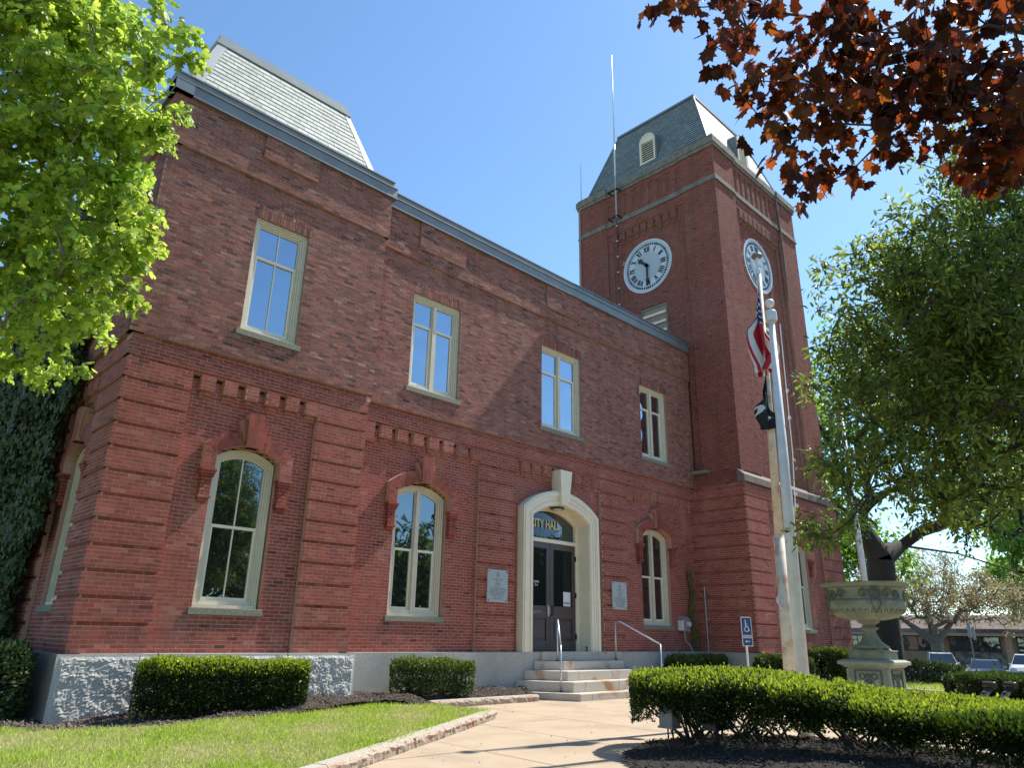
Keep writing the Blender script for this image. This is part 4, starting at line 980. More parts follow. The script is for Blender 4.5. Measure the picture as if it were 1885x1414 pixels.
# clocks
ROM = ['XII', 'I', 'II', 'III', 'IIII', 'V', 'VI', 'VII', 'VIII', 'IX', 'X', 'XI']
def clock(F, c, z, d, mir):
    P = lambda a, r: (c+mir*r*math.sin(a), z+r*math.cos(a))   # a clockwise as seen
    def annul(mb, r0, r1, d0, d1, n=48):
        A = [P(2*math.pi*i/n, r0) for i in range(n+1)]; B = [P(2*math.pi*i/n, r1) for i in range(n+1)]; mb.strip(F, A, B, d0, d1)
    fc = MB(); fc.prism(F, [P(2*math.pi*i/48, CR) for i in range(48)], d, d-.08); annul(fc, CR-.02, CR+.06, d+.03, d-.1); annul(fc, CR-.07, CR-.045, d+.012, d-.02); annul(fc, CR-.23, CR-.21, d+.008, d-.02)
    face = fc.build('clock_face', 'clockw', tower)
    ic = MB(); ic.prism(F, [P(2*math.pi*i/40, .60) for i in range(40)], d+.006, d-.01); annul(ic, .60, .62, d+.012, d-.01); ic.build('inner_dial', 'clocki', face)
    tk = MB()
    for i in range(60):
        a = 2*math.pi*i/60; w2 = .030 if i % 5 else .045; q = [P(a-w2, CR-.19), P(a+w2, CR-.19), P(a+w2, CR-.10), P(a-w2, CR-.10)]; tk.prism(F, q, d+.012, d)
    tk.build('minute_marks', 'black', face)
    for h, s in enumerate(ROM):
        a = 2*math.pi*h/12; er = (math.sin(a), math.cos(a)); et = (math.cos(a), -math.sin(a)); mb = MB()
        wd = {'I': .075, 'V': .15, 'X': .15}; tot = sum(wd[ch] for ch in s); x = -tot/2; r0, r1 = .65, .88
        def bar(xa, xb, ya, yb, t=.048):
            q = []
            for (xx, rr) in ((xa-t/2, ya), (xa+t/2, ya), (xb+t/2, yb), (xb-t/2, yb)): q.append((c+mir*(er[0]*rr+et[0]*xx), z+er[1]*rr+et[1]*xx))
            mb.prism(F, q, d+.014, d)
        for ch in s:
            wc = wd[ch]; m = x+wc/2
            if ch == 'I': bar(m, m, r0, r1)
            elif ch == 'V': bar(m-.05, m, r1, r0, .056); bar(m+.05, m, r1, r0, .028)
            else: bar(m-.05, m+.05, r1, r0, .056); bar(m+.05, m-.05, r1, r0, .028)
            x += wc
        mb.build('numeral', 'black', face)
    for nm, hh, L, w2 in (('hour_hand', 10.5, .60, .062), ('minute_hand', 6.0, .90, .042)):
        a = 2*math.pi*hh/12; er = (math.sin(a), math.cos(a)); et = (math.cos(a), -math.sin(a)); mb = MB()
        prof = [(-.10, w2*.8), (0, w2), (L*.62, w2*.8), (L*.68, w2*1.9), (L*.76, w2*1.7), (L*.82, w2*.7), (L, w2*.25)]
        L_ = [(c+mir*(er[0]*r-et[0]*w), z+er[1]*r-et[1]*w) for r, w in prof]; Rr = [(c+mir*(er[0]*r+et[0]*w), z+er[1]*r+et[1]*w) for r, w in prof]
        mb.strip(F, L_, Rr, d+.07, d+.05); mb.prism(F, [P(2*math.pi*i/12, .075) for i in range(12)], d+.08, d+.04); mb.build(nm, 'black', face)
    # radial brick ring
    rb = MB(); n = 100; tm = MB(); A = [P(2*math.pi*i/48, CR+.04) for i in range(49)]; B = [P(2*math.pi*i/48, CR+.21) for i in range(49)]; tm.strip(F, A, B, d+.016, d-.12)
    for i in range(n):
        a0, a1 = 2*math.pi*(i+.1)/n, 2*math.pi*(i+.9)/n
        rb.prism(F, [P(a0, CR+.065), P(a1, CR+.065), P(a1, CR+.205), P(a0, CR+.205)], d+.02+random.gauss(0, .002), d-.01, 0, tuple(float(x) for x in tints(1, 'tow')[0]))
    o = rb.build('clock_surround', 'brick_tow', tower, tint=True, kind='stuff'); tm.build('surround_mortar', 'mort_up', o)
M['mort_tow'] = M['mort_up']
clock(SIDE, TY, CZ, -(SX+.17), -1); clock(FRONT, TC-.2, CZ, -(SY+.18), 1)
# aerials
an = empty('whip_antenna', (21.75, 16.1, 18.4), 'tall white whip antenna clamped to the shaded side of the clock tower', 'antenna')
m = MB(); m.tube([(21.8, 16.1, 18.5), (21.8, 16.1, 20.6)], .035, 8); m.build('mast', 'zinc_l', an)
m = MB(); m.tube([(21.8, 16.1, 20.6), (21.82, 16.1, 22.3)], .04, 8); m.tube([(21.82, 16.1, 22.3), (21.86, 16.1, 27.4)], [.032, .018], 8); m.build('whip', 'white', an, smooth=True)
for z in (18.55, 19.9):
    m = MB(); m.box(21.76, 22.08, 16.02, 16.06, z, z+.06); m.box(21.76, 22.08, 16.5, 16.54, z, z+.05); m.box(21.76, 21.82, 16.02, 16.54, z, z+.05); m.build('bracket', 'black', an)
m = MB(); pts = [(21.99, 16.25, z) for z in np.arange(18.5, 11.0, -.5)]; m.tube(pts, .02, 5); m.tube([(21.99, 16.25, 11.6), (22.0, 15.6, 12.6), (22.02, 15.2, 13.5)], .015, 5); m.build('cable', 'black', an)
for z in np.arange(18.2, 11.4, -.75):
    m = MB(); m.box(21.96, 22.0, 16.22, 16.28, z, z+.05); m.build('cable_clip', 'white', an)
a2 = MB(); a2.tube([(22.1, 18.3, 20.4), (22.1, 18.3, 22.6)], [.02, .006], 6); tag(a2.build('thin_antenna', 'zinc', None), 'thin short aerial at the far left corner of the tower cornice', 'antenna')

# ---------------------------------------------------------------- wall fittings
mt = empty('electric_meter', (20.9, 13.4, 1.75), 'pinkish grey meter case on the brick wall beside the last lower window', 'meter')
m = MB(); m.fbox(FRONT, 20.78, 21.12, -13.28, -13.50, 1.62, 2.0); m.hexa([FRONT.p(20.76, -13.26, 2.0), FRONT.p(21.14, -13.26, 2.0), FRONT.p(21.14, -13.5, 2.0), FRONT.p(20.76, -13.5, 2.0), FRONT.p(20.80, -13.32, 2.07), FRONT.p(21.10, -13.32, 2.07), FRONT.p(21.10, -13.5, 2.12), FRONT.p(20.80, -13.5, 2.12)]); m.build('case', 'pinkbox', mt, bevel=.01)
m = MB(); m.prism(FRONT, [(21.0+.08*math.cos(a), 1.85+.08*math.sin(a)) for a in np.linspace(0, 2*math.pi, 16)[:-1]], -13.20, -13.28); m.build('dial_glass', 'clockw', mt)
m = MB(); m.fbox(FRONT, 20.74, 20.78, -13.3, -13.5, 1.66, 1.96); m.build('side_cover', 'white', mt)
m = MB(); m.tube([(20.95, 13.4, 1.62), (20.95, 13.38, 1.35), (21.1, 13.3, 1.2), (21.18, 13.25, .9)], .018, 6); m.build('conduit', 'zinc_l', mt)
m = MB(); m.tube([(21.83, 13.1, 3.05), (21.83, 13.1, 1.05), (21.78, 13.05, .95), (21.7, 13.0, .3)], .022, 6); tag(m.build('conduit_pipe', 'zinc_l', None), 'thin grey conduit pipe in the corner by the tower', 'pipe')
m = MB(); m.box(21.86, 21.9, 13.06, 13.14, 2.0, 2.06); tagp = m.build('pipe_clip', 'zinc_l', None); tagp.parent = bpy.data.objects['conduit_pipe']

# ---------------------------------------------------------------- flagpoles and flags
def pole(name, base, H, r0, r1, mat, label, split=None, top='ball', lean=(0, 0)):
    r = empty(name, base, label, 'flagpole'); x, y, z0 = base
    P = lambda z: (x+lean[0]*z/H, y+lean[1]*z/H, z0+z)
    if split:
        m = MB(); m.tube([P(-.1), P(split)], [r0, r0*.93], 16); m.build('lower_shaft', mat, r, smooth=True)
        m = MB(); m.tube([P(split-.02), P(H)], [r0*.78, r1], 16); m.build('upper_shaft', mat, r, smooth=True)
        m = MB(); m.tube([P(split-.03), P(split+.03)], [r0*.97, r0*.84], 16); m.build('collar', mat, r)
    else:
        m = MB(); m.tube([P(-.1), P(H*.5), P(H)], [r0, r0*.82, r1], 16); m.build('shaft', mat, r, smooth=True)
    tx, ty, tz = P(H)
    if top == 'ball':
        m = MB(); m.lathe([(r1*1.9, 0), (r1*2.0, .03), (r1*2.0, .17), (r1*1.7, .20)], (tx, ty, tz-.12), 16); m.build('truck', 'white', r)
        m = MB(); m.lathe([(.018, .06), (.018, .16)]+[(.085*math.sin(a), .24-.085*math.cos(a)) for a in np.linspace(.25, math.pi-.05, 9)], (tx, ty, tz), 14); m.build('finial_ball', 'white', r, smooth=True)
    else:
        m = MB(); m.lathe([(.05, -.02), (.05, .10), (.035, .14), (.035, .42)], (tx, ty, tz), 12); m.build('stem', 'white', r)
        m = MB(); m.lathe([(.03, .40), (.115, .42), (.125, .45), (.10, .49), (.03, .51)], (tx, ty, tz), 16); m.build('truck', 'greybox', r)
    return r
PA = (13.90, 6.68, 0); PB = (11.98, 5.55, 0)
pa = pole('flagpole', PA, 9.10, .112, .05, 'rustpole', 'rust-stained two-section flagpole carrying the drooping flags', split=3.35, top='disc', lean=(-.08, -.30))
pb_ = pole('flagpole', PB, 7.08, .112, .052, 'white', 'clean white tapered flagpole with a ball top and no flag', lean=(-.16, -.24))
pole('flagpole', (28.0, 10.22, 0), 10.2, .13, .06, 'white', 'white flagpole rising behind the stone urn into the trees')
m = MB(); m.tube([(PB[0]-.06, PB[1]-.35, 6.9), (PB[0]+.05, PB[1]-.26, 4.5), (PB[0]+.05, PB[1]-.2, 3.6), (PB[0]-.1, PB[1]-.15, 3.0), (PB[0]-.14, PB[1]-.12, 1.6)], .010, 5); m.build('halyard', 'white', pb_)
for z in (5.6, 5.1, 3.75, 3.55):
    m = MB(); m.lathe([(.02, 0), (.03, .03), (.02, .06)], (PB[0]+.05-.02*(z-4), PB[1]-.24-.04*(z-4), z), 8); m.build('rope_snap', 'white', pb_)
m = MB()
for q in range(5):
    a = q*.9; m.tube([(PA[0]-.12, PA[1]-.05, 2.30), (PA[0]-.2-.02*q, PA[1]-.05+.03*math.sin(a), 2.2-.03*q), (PA[0]-.26+.03*q, PA[1]-.08, 2.02-.01*q), (PA[0]-.15, PA[1]-.08, 2.08), (PA[0]-.12, PA[1]-.06, 2.28)], .008, 5)
m.build('coiled_rope', 'white', pa)
# flags: cloth hanging limp in folds
def flagmesh(name, label, top, drop, hoist, colfun, width, mat, seed, bias):
    ns_, nt_ = 34, 60; V = []; F = []; C = []; rr = random.Random(seed)
    vx, vy = .727, .687     # horizontal direction across the view of the walk side
    for i in range(ns_+1):
        for j in range(nt_+1):
            s = i/ns_; t = j/nt_
            z = top-hoist*s*(1-.72*t)-drop*(t**.85)*(.90+.10*math.cos(s*3))
            env = min(1, t*3.2)*(.55+.45*math.sin(min(1, t*1.15)*math.pi*.92))
            off = width*env*(bias*.62*math.sin(s*math.pi*3.1+t*2.0+seed)+.55*math.cos(s*math.pi*1.6+1.1+t)*1.0-.15)
            dep = .10*env*math.cos(s*math.pi*4.3+seed*.7+t*2.4)
            V.append((PA[0]-.22-.009*z+off*vx+dep*vy, PA[1]-.09-.033*z-off*vy+dep*vx, z))
    for i in range(ns_):
        for j in range(nt_):
            a = i*(nt_+1)+j; F.append((a, a+1, a+nt_+2, a+nt_+1)); C.append(colfun((i+.5)/ns_, (j+.5)/nt_))
    mb = MB(); mb.v = V; mb.f = F; mb.m = [0]*len(F); mb.c = C
    o = mb.build(name, mat, None, smooth=True, tint=True); tag(o, label, 'flag'); so = o.modifiers.new('thick', 'SOLIDIFY'); so.thickness = .004
    return o
def cm():
    m, n, l, P = newmat('flag_cloth'); at = N(n, 'Attribute', attribute_name='tint'); l.new(at.outputs['Color'], P.inputs['Base Color']); P.inputs['Roughness'].default_value = .7
    tr = N(n, 'BsdfTranslucent'); l.new(at.outputs['Color'], tr.inputs['Color']); ms = N(n, 'MixShader'); ms.inputs[0].default_value = .35
    l.new(P.outputs[0], ms.inputs[1]); l.new(tr.outputs[0], ms.inputs[2]); l.new(ms.outputs[0], n['Material Output'].inputs['Surface']); return m
M['cloth'] = cm()
def usa(s, t):
    if s < .54 and t < .40:
        gx, gy = (t/.40*11) % 2, (s/.54*9) % 2
        return (.75, .75, .78) if (abs(gx-1) < .28 and abs(gy-1) < .35) or (abs(gx-0) < .2 and abs(gy) < .25) else (.020, .032, .13)
    return (.55, .018, .04) if int(s*13) % 2 == 0 else (.80, .78, .76)
def blackflag(s, t):
    if math.hypot((t-.5)*1.5, s-.5) < .20: return (.70, .72, .74) if math.hypot((t-.5)*1.5, s-.5) > .10 else (.03, .03, .035)
    if (.12 < s < .20 or .80 < s < .88) and .2 < t < .8 and int(t*60) % 3: return (.6, .62, .64)
    return (.014, .017, .026)
flagmesh('flag', 'red white and blue striped flag with stars hanging limp from the rusty flagpole', 8.80, 2.15, 1.15, usa, .34, 'cloth', 2, -1)
flagmesh('flag', 'black flag with white emblem hanging limp below the striped flag', 6.75, 1.25, .95, blackflag, .26, 'cloth', 5, 1)

# ---------------------------------------------------------------- access sign
sg = empty('access_sign', (14.75, 7.92, 0), 'blue wheelchair access sign on a slim white post before the tower', 'sign')
th2 = R(-44)
class Rot:
    def __init__(s, o, a): s.o = o; s.c, s.s = math.cos(a), math.sin(a)
    def p(s, u, d, z): return (s.o[0]+s.c*u+s.s*d, s.o[1]+s.s*u-s.c*d, z)
SF = Rot((14.70, 7.90), R(-38))
m = MB(); m.tube([(14.72, 7.93, -.05), (14.72, 7.93, 1.80)], .022, 8); m.build('post', 'white', sg)
m = MB(); m.fbox(SF, -.115, .115, .035, .028, 1.28, 1.86); m.build('white_border', 'white', sg, bevel=.004)
m = MB(); m.fbox(SF, -.100, .100, .038, .034, 1.295, 1.845); pn = m.build('panel', 'blue', sg)
m = MB(); ann = [(0-.005+.052*math.sin(a), 1.615+.052*math.cos(a)) for a in np.linspace(.3*math.pi, 1.95*math.pi, 20)]; ann2 = [(0-.005+.037*math.sin(a), 1.615+.037*math.cos(a)) for a in np.linspace(.3*math.pi, 1.95*math.pi, 20)]
m.strip(SF, ann, ann2, .040, .036); m.prism(SF, [(-.02+.014*math.cos(a), 1.79+.014*math.sin(a)) for a in np.linspace(0, 6.28, 12)[:-1]], .040, .036)
m.prism(SF, [(-.03, 1.77), (-.012, 1.77), (-.006, 1.665), (-.026, 1.665)], .0401, .036); m.prism(SF, [(-.02, 1.725), (.025, 1.72), (.025, 1.708), (-.02, 1.712)], .0402, .036)
m.prism(SF, [(-.02, 1.683), (.03, 1.678), (.03, 1.662), (-.02, 1.665)], .0403, .036); m.prism(SF, [(.018, 1.67), (.035, 1.67), (.055, 1.60), (.040, 1.597)], .0404, .036); m.prism(SF, [(.042, 1.60), (.07, 1.60), (.07, 1.587), (.044, 1.587)], .0405, .036)
m.build('wheelchair_symbol', 'white', pn)
textmesh('lettering', 'HANDICAP\nENTRANCE', .036, 'white', pn, SF, 0, .0415, 1.47, .0015)
m = MB(); m.prism(SF, [(-.055, 1.375), (-.02, 1.40), (-.02, 1.382), (.05, 1.382), (.05, 1.368), (-.02, 1.368), (-.02, 1.35)], .040, .036); m.build('arrow', 'white', pn)

# ---------------------------------------------------------------- stone urn fountain
UX, UY = 18.3, 6.72
urn = empty('stone_urn', (UX, UY, 0), 'large green-grey carved stone urn basin on a square pedestal', 'urn')
ua = R(0)
def rbox(mb, hx, hy, z0, z1, hx2=None, hy2=None, ox=0, oy=0):
    hx2 = hx2 or hx; hy2 = hy2 or hy; c_, s_ = math.cos(ua), math.sin(ua)
    f = lambda x, y, z: (UX+(x+ox)*c_-(y+oy)*s_, UY+(x+ox)*s_+(y+oy)*c_, z)
    mb.hexa([f(-hx,-hy,z0), f(hx,-hy,z0), f(hx,hy,z0), f(-hx,hy,z0), f(-hx2,-hy2,z1), f(hx2,-hy2,z1), f(hx2,hy2,z1), f(-hx2,hy2,z1)])
m = MB(); rbox(m, .62, .62, -.05, .14); rbox(m, .52, .52, .14, .22, .47, .47); rbox(m, .46, .46, .22, .86, .44, .44); rbox(m, .48, .48, .86, .92, .56, .56); rbox(m, .60, .60, .92, .99, .60, .60); rbox(m, .60, .60, .99, 1.03, .50, .50)
ped = m.build('pedestal', 'urn_base', urn, bevel=.012)
m = MB(); rbox(m, .40, .40, 1.03, 1.20); rbox(m, .42, .42, 1.20, 1.23); rbox(m, .33, .33, 1.23, 1.30, .27, .27); m.build('plinth', 'urn', urn, bevel=.01)
class URot(Rot): pass
for k in range(4):
    a = ua+k*math.pi/2; FO = Rot((UX, UY), a); d = .46
    m = MB()
    for (u0, u1, z0, z1) in ((-.30, .30, .28, .31), (-.30, .30, .79, .82), (-.30, -.27, .31, .79), (.27, .30, .31, .79)): m.fbox(FO, u0, u1, d+.018, d-.03, z0, z1)
    for (cu, cz_, ro, ri) in ((0, .55, .085, .055), (-.13, .68, .07, .05), (.13, .68, .07, .05), (-.13, .42, .07, .05), (.13, .42, .07, .05), (0, .70, .05, .03), (0, .40, .05, .03)):
        A_ = [(cu+ro*math.cos(t), cz_+ro*math.sin(t)) for t in np.linspace(0, 6.283, 17)]; B_ = [(cu+ri*math.cos(t), cz_+ri*math.sin(t)) for t in np.linspace(0, 6.283, 17)]; m.strip(FO, A_, B_, d+.012, d-.03)
    m.prism(FO, [(.03*math.cos(t), .55+.03*math.sin(t)) for t in np.linspace(0, 6.283, 10)[:-1]], d+.02, d-.03)
    m.build('carved_panel', 'urn_rel', ped)
    m = MB(); m.tube([FO.p(.43, .43, .24), FO.p(.43, .43, .84)], .045, 8); m.build('corner_shaft', 'urn_base', ped)
m = MB(); m.lathe([(.38, 1.28), (.36, 1.32), (.30, 1.36), (.22, 1.43), (.165, 1.53), (.135, 1.62), (.13, 1.66), (.19, 1.69), (.20, 1.72), (.14, 1.75), (.13, 1.79), (.22, 1.83), (.24, 1.86), (.24, 1.95)], (UX, UY, 0), 32); m.build('stem', 'urn', urn, smooth=True)
prof = [(.24, 1.88), (.44, 1.90), (.66, 1.95), (.80, 2.04), (.865, 2.16), (.88, 2.26), (.85, 2.31), (.825, 2.42), (.84, 2.52), (.90, 2.60), (1.00, 2.67), (1.02, 2.71), (.95, 2.71), (.90, 2.66), (.80, 2.55)]
m = MB(); m.lathe([(r*.96, z) for r, z in prof], (UX, UY, 0), 48); bowl = m.build('bowl', 'urn', urn, smooth=True)
# relief frieze on the bowl: scrolls, oval medallions, gadroon leaves
def on_bowl(a, z, o=0):
    rr = np.interp(z, [p[1] for p in prof[:12]], [p[0]*.96 for p in prof[:12]])+o; return (UX+rr*math.cos(a), UY+rr*math.sin(a), z)
rm = MB()
rm.tube([on_bowl(a, 2.325, .01) for a in np.linspace(0, 6.283, 60)], .012, 5); rm.tube([on_bowl(a, 2.60, .008) for a in np.linspace(0, 6.283, 60)], .010, 5)
for k in range(20):
    a0 = 2*math.pi*k/20
    if k % 5 == 0: continue
    for sg_, rad_ in ((1, .125), (-1, .08)):
        pts = [on_bowl(a0+sg_*(rad_-.085*t)*math.cos(t*8)/.82, 2.455+(rad_-.085*t)*math.sin(t*8)*(1 if k % 2 else -1), .012) for t in np.linspace(0, 1, 15)]
        rm.tube(pts, .017, 5)
for k in range(4):
    a0 = 2*math.pi*k/4+R(215)
    for ro in (.15, .11, .07): rm.tube([on_bowl(a0+ro*.8*math.cos(t)/.82, 2.46+ro*math.sin(t), .018) for t in np.linspace(0, 6.283, 19)], .014, 5)
    for sx in (-1, 1): rm.tube([on_bowl(a0+sx*.10, 2.33, .02), on_bowl(a0+sx*.12, 2.22, .02), on_bowl(a0+sx*.04, 2.1, .015), on_bowl(a0, 2.03, .01)], .014, 5)
for k in range(36):
    a0 = 2*math.pi*k/36; rm.tube([on_bowl(a0-.05, 2.03, .004), on_bowl(a0-.03, 2.10, .006), on_bowl(a0, 2.12, .006), on_bowl(a0+.03, 2.10, .006), on_bowl(a0+.05, 2.03, .004)], .010, 4)
rm.build('relief', 'urn_rel', bowl)

# ---------------------------------------------------------------- vegetation
def maple_leaf():
    pts = [(0, -.42), (.10, -.33), (.34, -.36), (.33, -.20), (.56, -.03), (.37, .03), (.44, .32), (.25, .27), (0, .60), (-.25, .27), (-.44, .32), (-.37, .03), (-.56, -.03), (-.33, -.20), (-.34, -.36), (-.10, -.33)]
    v = [(x, y, -.16*abs(x)-.10*y*y+.03) for x, y in pts]+[(0, .0, .03)]
    n = len(pts); f = [(i, (i+1) % n, n) for i in range(n)]
    return v, f
def maple_leaf_lo():
    v = [(0, -.45, 0), (.34, -.30, -.06), (.5, .02, -.09), (.2, .14, 0), (.36, .34, -.1), (0, .55, -.04), (-.36, .34, -.1), (-.2, .14, 0), (-.5, .02, -.09), (-.34, -.30, -.06)]
    return v, [(0, 1, 2), (0, 2, 3), (3, 4, 5), (0, 3, 5), (0, 5, 7), (5, 6, 7), (0, 7, 8), (0, 8, 9)]
def long_leaf():
    v = [(0, -.5, 0), (.15, -.12, -.03), (.13, .22, -.06), (0, .5, -.16), (-.13, .22, -.06), (-.15, -.12, -.03), (0, .05, .02)]
    return v, [(0, 1, 6), (1, 2, 6), (2, 3, 6), (3, 4, 6), (4, 5, 6), (5, 0, 6)]
def quad_leaf():
    return [(0, -.5, 0), (.28, 0, -.05), (0, .5, -.1), (-.28, 0, -.05)], [(0, 1, 2), (0, 2, 3)]
LEAF = {'maple': maple_leaf, 'maple_lo': maple_leaf_lo, 'long': long_leaf, 'quad': quad_leaf}
RAG = 1.28
def blob_points(blobs, n):
    wts = np.array([b[3]*b[4]*b[5]*(b[6] if len(b) > 6 else 1) for b in blobs]); wts = wts/wts.sum(); idx = rng.choice(len(blobs), n, p=wts); B = np.array([b[:6] for b in blobs])[idx]
    d = rng.normal(size=(n, 3)); d /= np.linalg.norm(d, axis=1, keepdims=True); r = rng.uniform(0, 1, (n, 1))**(1/2.2); r = np.where(rng.uniform(size=(n, 1)) < .14, r*rng.uniform(1.05, RAG+.15, (n, 1)), r)
    return B[:, :3]+d*r*B[:, 3:6]
def tree(name, label, base, fork, blobs, ncl, per, cr, size, tcols, kind='maple_lo', tr=.2, mat='leaf', bark='bark', droop=.3, singles=0, trunk_pts=None, group=None, glowk=1.6, tip=.006, root_nodes=None, cat='tree', flat=1.0, steps=3, gvar=0):
    root = empty(name, base, label, cat, group)
    C = blob_points(blobs, ncl); fork = np.array(fork, float)
    C = C[np.argsort(np.linalg.norm(C-fork, axis=1))]
    nodes = [np.array(p, float) for p in (trunk_pts or [base, ((base[0]+fork[0])/2, (base[1]+fork[1])/2, (base[2]+fork[2])/2)])]+[fork]
    par = list(range(-1, len(nodes)-1)); tips = []
    lock = len(nodes)
    if root_nodes:
        for rn in root_nodes:
            prev = lock-1
            for p in rn: nodes.append(np.array(p, float)); par.append(prev); prev = len(nodes)-1
    start = lock-1
    for c in C:
        A = np.array(nodes[start:]); dd = np.linalg.norm(A-c, axis=1); df = np.linalg.norm(A-fork, axis=1)
        dc = np.linalg.norm(c-fork); cost = dd*(1+.0*df)+np.where(df > dc, 3, 0)+.18*df
        j = int(np.argmin(cost))+start; p = nodes[j]; L = np.linalg.norm(c-p)
        k = max(1, min(steps, int(L/.35))); prev = j
        for q in range(1, k+1):
            t = q/k; pt = p*(1-t)+c*t+rng.normal(0, .06*L/max(1, k), 3)*(q < k); pt[2] += .10*L*math.sin(t*math.pi)*(1 if q < k else 0)
            nodes.append(pt); par.append(prev); prev = len(nodes)-1
        tips.append(prev)
    n = len(nodes); rad = np.zeros(n); ch = [[] for _ in range(n)]
    for i, p in enumerate(par):
        if p >= 0: ch[p].append(i)
    for i in range(n-1, -1, -1):
        rad[i] = max(tip, sum(rad[c]**2.35 for c in ch[i])**(1/2.35)) if ch[i] else tip
    rad = rad*min(1, tr/rad[0]) if rad[0] > tr else rad
    for i in range(lock): rad[i] = max(rad[i], tr*(1-.25*i/max(1, lock-1)))
    rad[0] = max(rad[0], tr*1.18); rad = np.maximum(rad, tip*.8)
    m = MB()
    for i, p in enumerate(par):
        if p < 0: continue
        s_ = 10 if rad[p] > .08 else 5 if rad[p] > .02 else 4
        m.tube([nodes[p], nodes[i]], [min(rad[p], rad[i]*1.5+.004) if p >= lock else rad[p], rad[i]], s_, caps=False)
    m.build('trunk', bark, root, smooth=True)
    tp = np.array([nodes[i] for i in tips]); dirs = np.array([nodes[i]-nodes[par[i]] for i in tips]); dirs /= np.linalg.norm(dirs, axis=1, keepdims=True)+1e-9
    idx = np.repeat(np.arange(len(tp)), per); k = len(idx)
    off = rng.normal(size=(k, 3)); off /= np.linalg.norm(off, axis=1, keepdims=True); off *= rng.uniform(0, 1, (k, 1))**.6*cr; off[:, 2] *= flat
    P = tp[idx]+off
    nrm = off/cr*.7+rng.normal(0, .5, (k, 3)); nrm[:, 2] += .55
    M3 = basis(nrm, rng.uniform(0, 6.28, k), 1.0)
    # leaf tip points outward and down
    y = off/cr+rng.normal(0, .35, (k, 3)); y[:, 2] -= droop*2; y /= np.linalg.norm(y, axis=1, keepdims=True)
    z = nrm/np.linalg.norm(nrm, axis=1, keepdims=True); z = z-(z*y).sum(1, keepdims=True)*y; z /= np.linalg.norm(z, axis=1, keepdims=True)+1e-9
    x = np.cross(y, z); M3 = np.stack([x, y, z], 2)*rng.uniform(size*.65, size*1.2, (k, 1, 1))
    clus = rng.uniform(.75, 1.25, (len(tp), 1))[idx]
    tc = np.array(tcols); w_ = rng.dirichlet(np.ones(len(tc))*.7, k); t = (w_@tc)*clus*rng.uniform(.85, 1.15, (k, 1)); g = np.clip(t*np.array(glowk)*np.where(rng.uniform(size=(k, 1)) < gvar, .22, 1), 0, 1)
    bv, bf = LEAF[kind]()
    if singles:
        camp = np.array([0, 0, 1.4]); dist = np.linalg.norm(P-camp, axis=1)
        v = (P-camp)/dist[:, None]; vis = (v@np.array(fw)) > .72
        order = np.argsort(dist+np.where(vis, 0, 99))[:singles]; keep = np.ones(k, bool); keep[order] = False
        var = []
        for q in range(12):
            a = rng.integers(k); tt, gg = t[a], g[a]
            lo = npmesh('leaf', np.array(bv, float), np.array(bf), mat, None, np.repeat(tt[None], len(bf), 0), np.repeat(gg[None], len(bf), 0)); var.append(lo.data); bpy.data.objects.remove(lo)
        for i in order:
            o = bpy.data.objects.new('leaf', var[rng.integers(12)]); COL.objects.link(o)
            Mx = Matrix([[*M3[i][0], P[i][0]], [*M3[i][1], P[i][1]], [*M3[i][2], P[i][2]], [0, 0, 0, 1]])
            o.parent = root; o.matrix_local = Matrix.Translation(-root.location) @ Mx
        P, M3, t, g = P[keep], M3[keep], t[keep], g[keep]
    scatter('crown', bv, bf, P, M3, mat, root, t, g, 'stuff')
    return root
GRN = [(.25, .36, .045), (.33, .44, .055), (.10, .19, .03), (.44, .50, .07)]
DGR = [(.065, .105, .02), (.10, .145, .025), (.04, .07, .016), (.25, .31, .045)]
COP = [(.035, .014, .012), (.06, .020, .013), (.03, .017, .013), (.10, .035, .016), (.06, .042, .016)]
# left green maple (trunk outside the left of the picture)
mb_ = [(.9, 9.8, 8.6, .9, .9, 1.3), (1.45, 9.4, 7.8, .75, .8, 1.0), (1.65, 9.6, 6.7, .75, .7, .9), (1.7, 9.8, 5.8, .65, .7, .7), (1.3, 10.3, 5.2, .7, .7, .5), (1.75, 8.85, 8.8, .5, .5, .6), (.7, 10.2, 7.2, .8, .9, 1.5), (.3, 10.6, 9.8, 1.6, 1.2, 1.2), (1.8, 10.5, 4.75, .45, .4, .3), (1.3, 10.9, 4.5, .5, .4, .25), (2.15, 10.1, 5.2, .3, .3, .3), (2.0, 9.25, 7.9, .42, .4, .5), (2.1, 9.5, 6.6, .42, .4, .55), (2.05, 9.75, 5.8, .4, .4, .4), (1.0, 10.6, 6.2, .8, .8, 1.0), (.9, 11.0, 5.0, .8, .6, .4), (-1.2, 10.5, 8, 1.6, 1.5, 2.4, .35)]
tree('maple_tree', 'bright yellow-green maple filling the upper left before the brick corner', (-2.3, 11.0, -.05), (-1.9, 10.8, 2.6), [(b[0]+.15, b[1]-.06, *b[2:]) for b in mb_+[(2.05, 10.2, 5.4, .35, .35, .3), (1.9, 10.5, 5.0, .4, .35, .3), (1.4, 10.6, 5.4, .5, .4, .4)]], 1250, 20, .17, .115, GRN, 'maple_lo', .17, bark='bark_l', droop=.25, singles=300, glowk=2.0, root_nodes=[[(-1.0, 10.6, 3.6), (-.1, 10.5, 4.35), (.6, 10.3, 4.9)], [(-1.1, 10.6, 5.0), (-.4, 10.4, 6.4), (.3, 10.2, 7.4)], [(-1.5, 10.8, 5.5), (-.9, 10.7, 8.0)]])
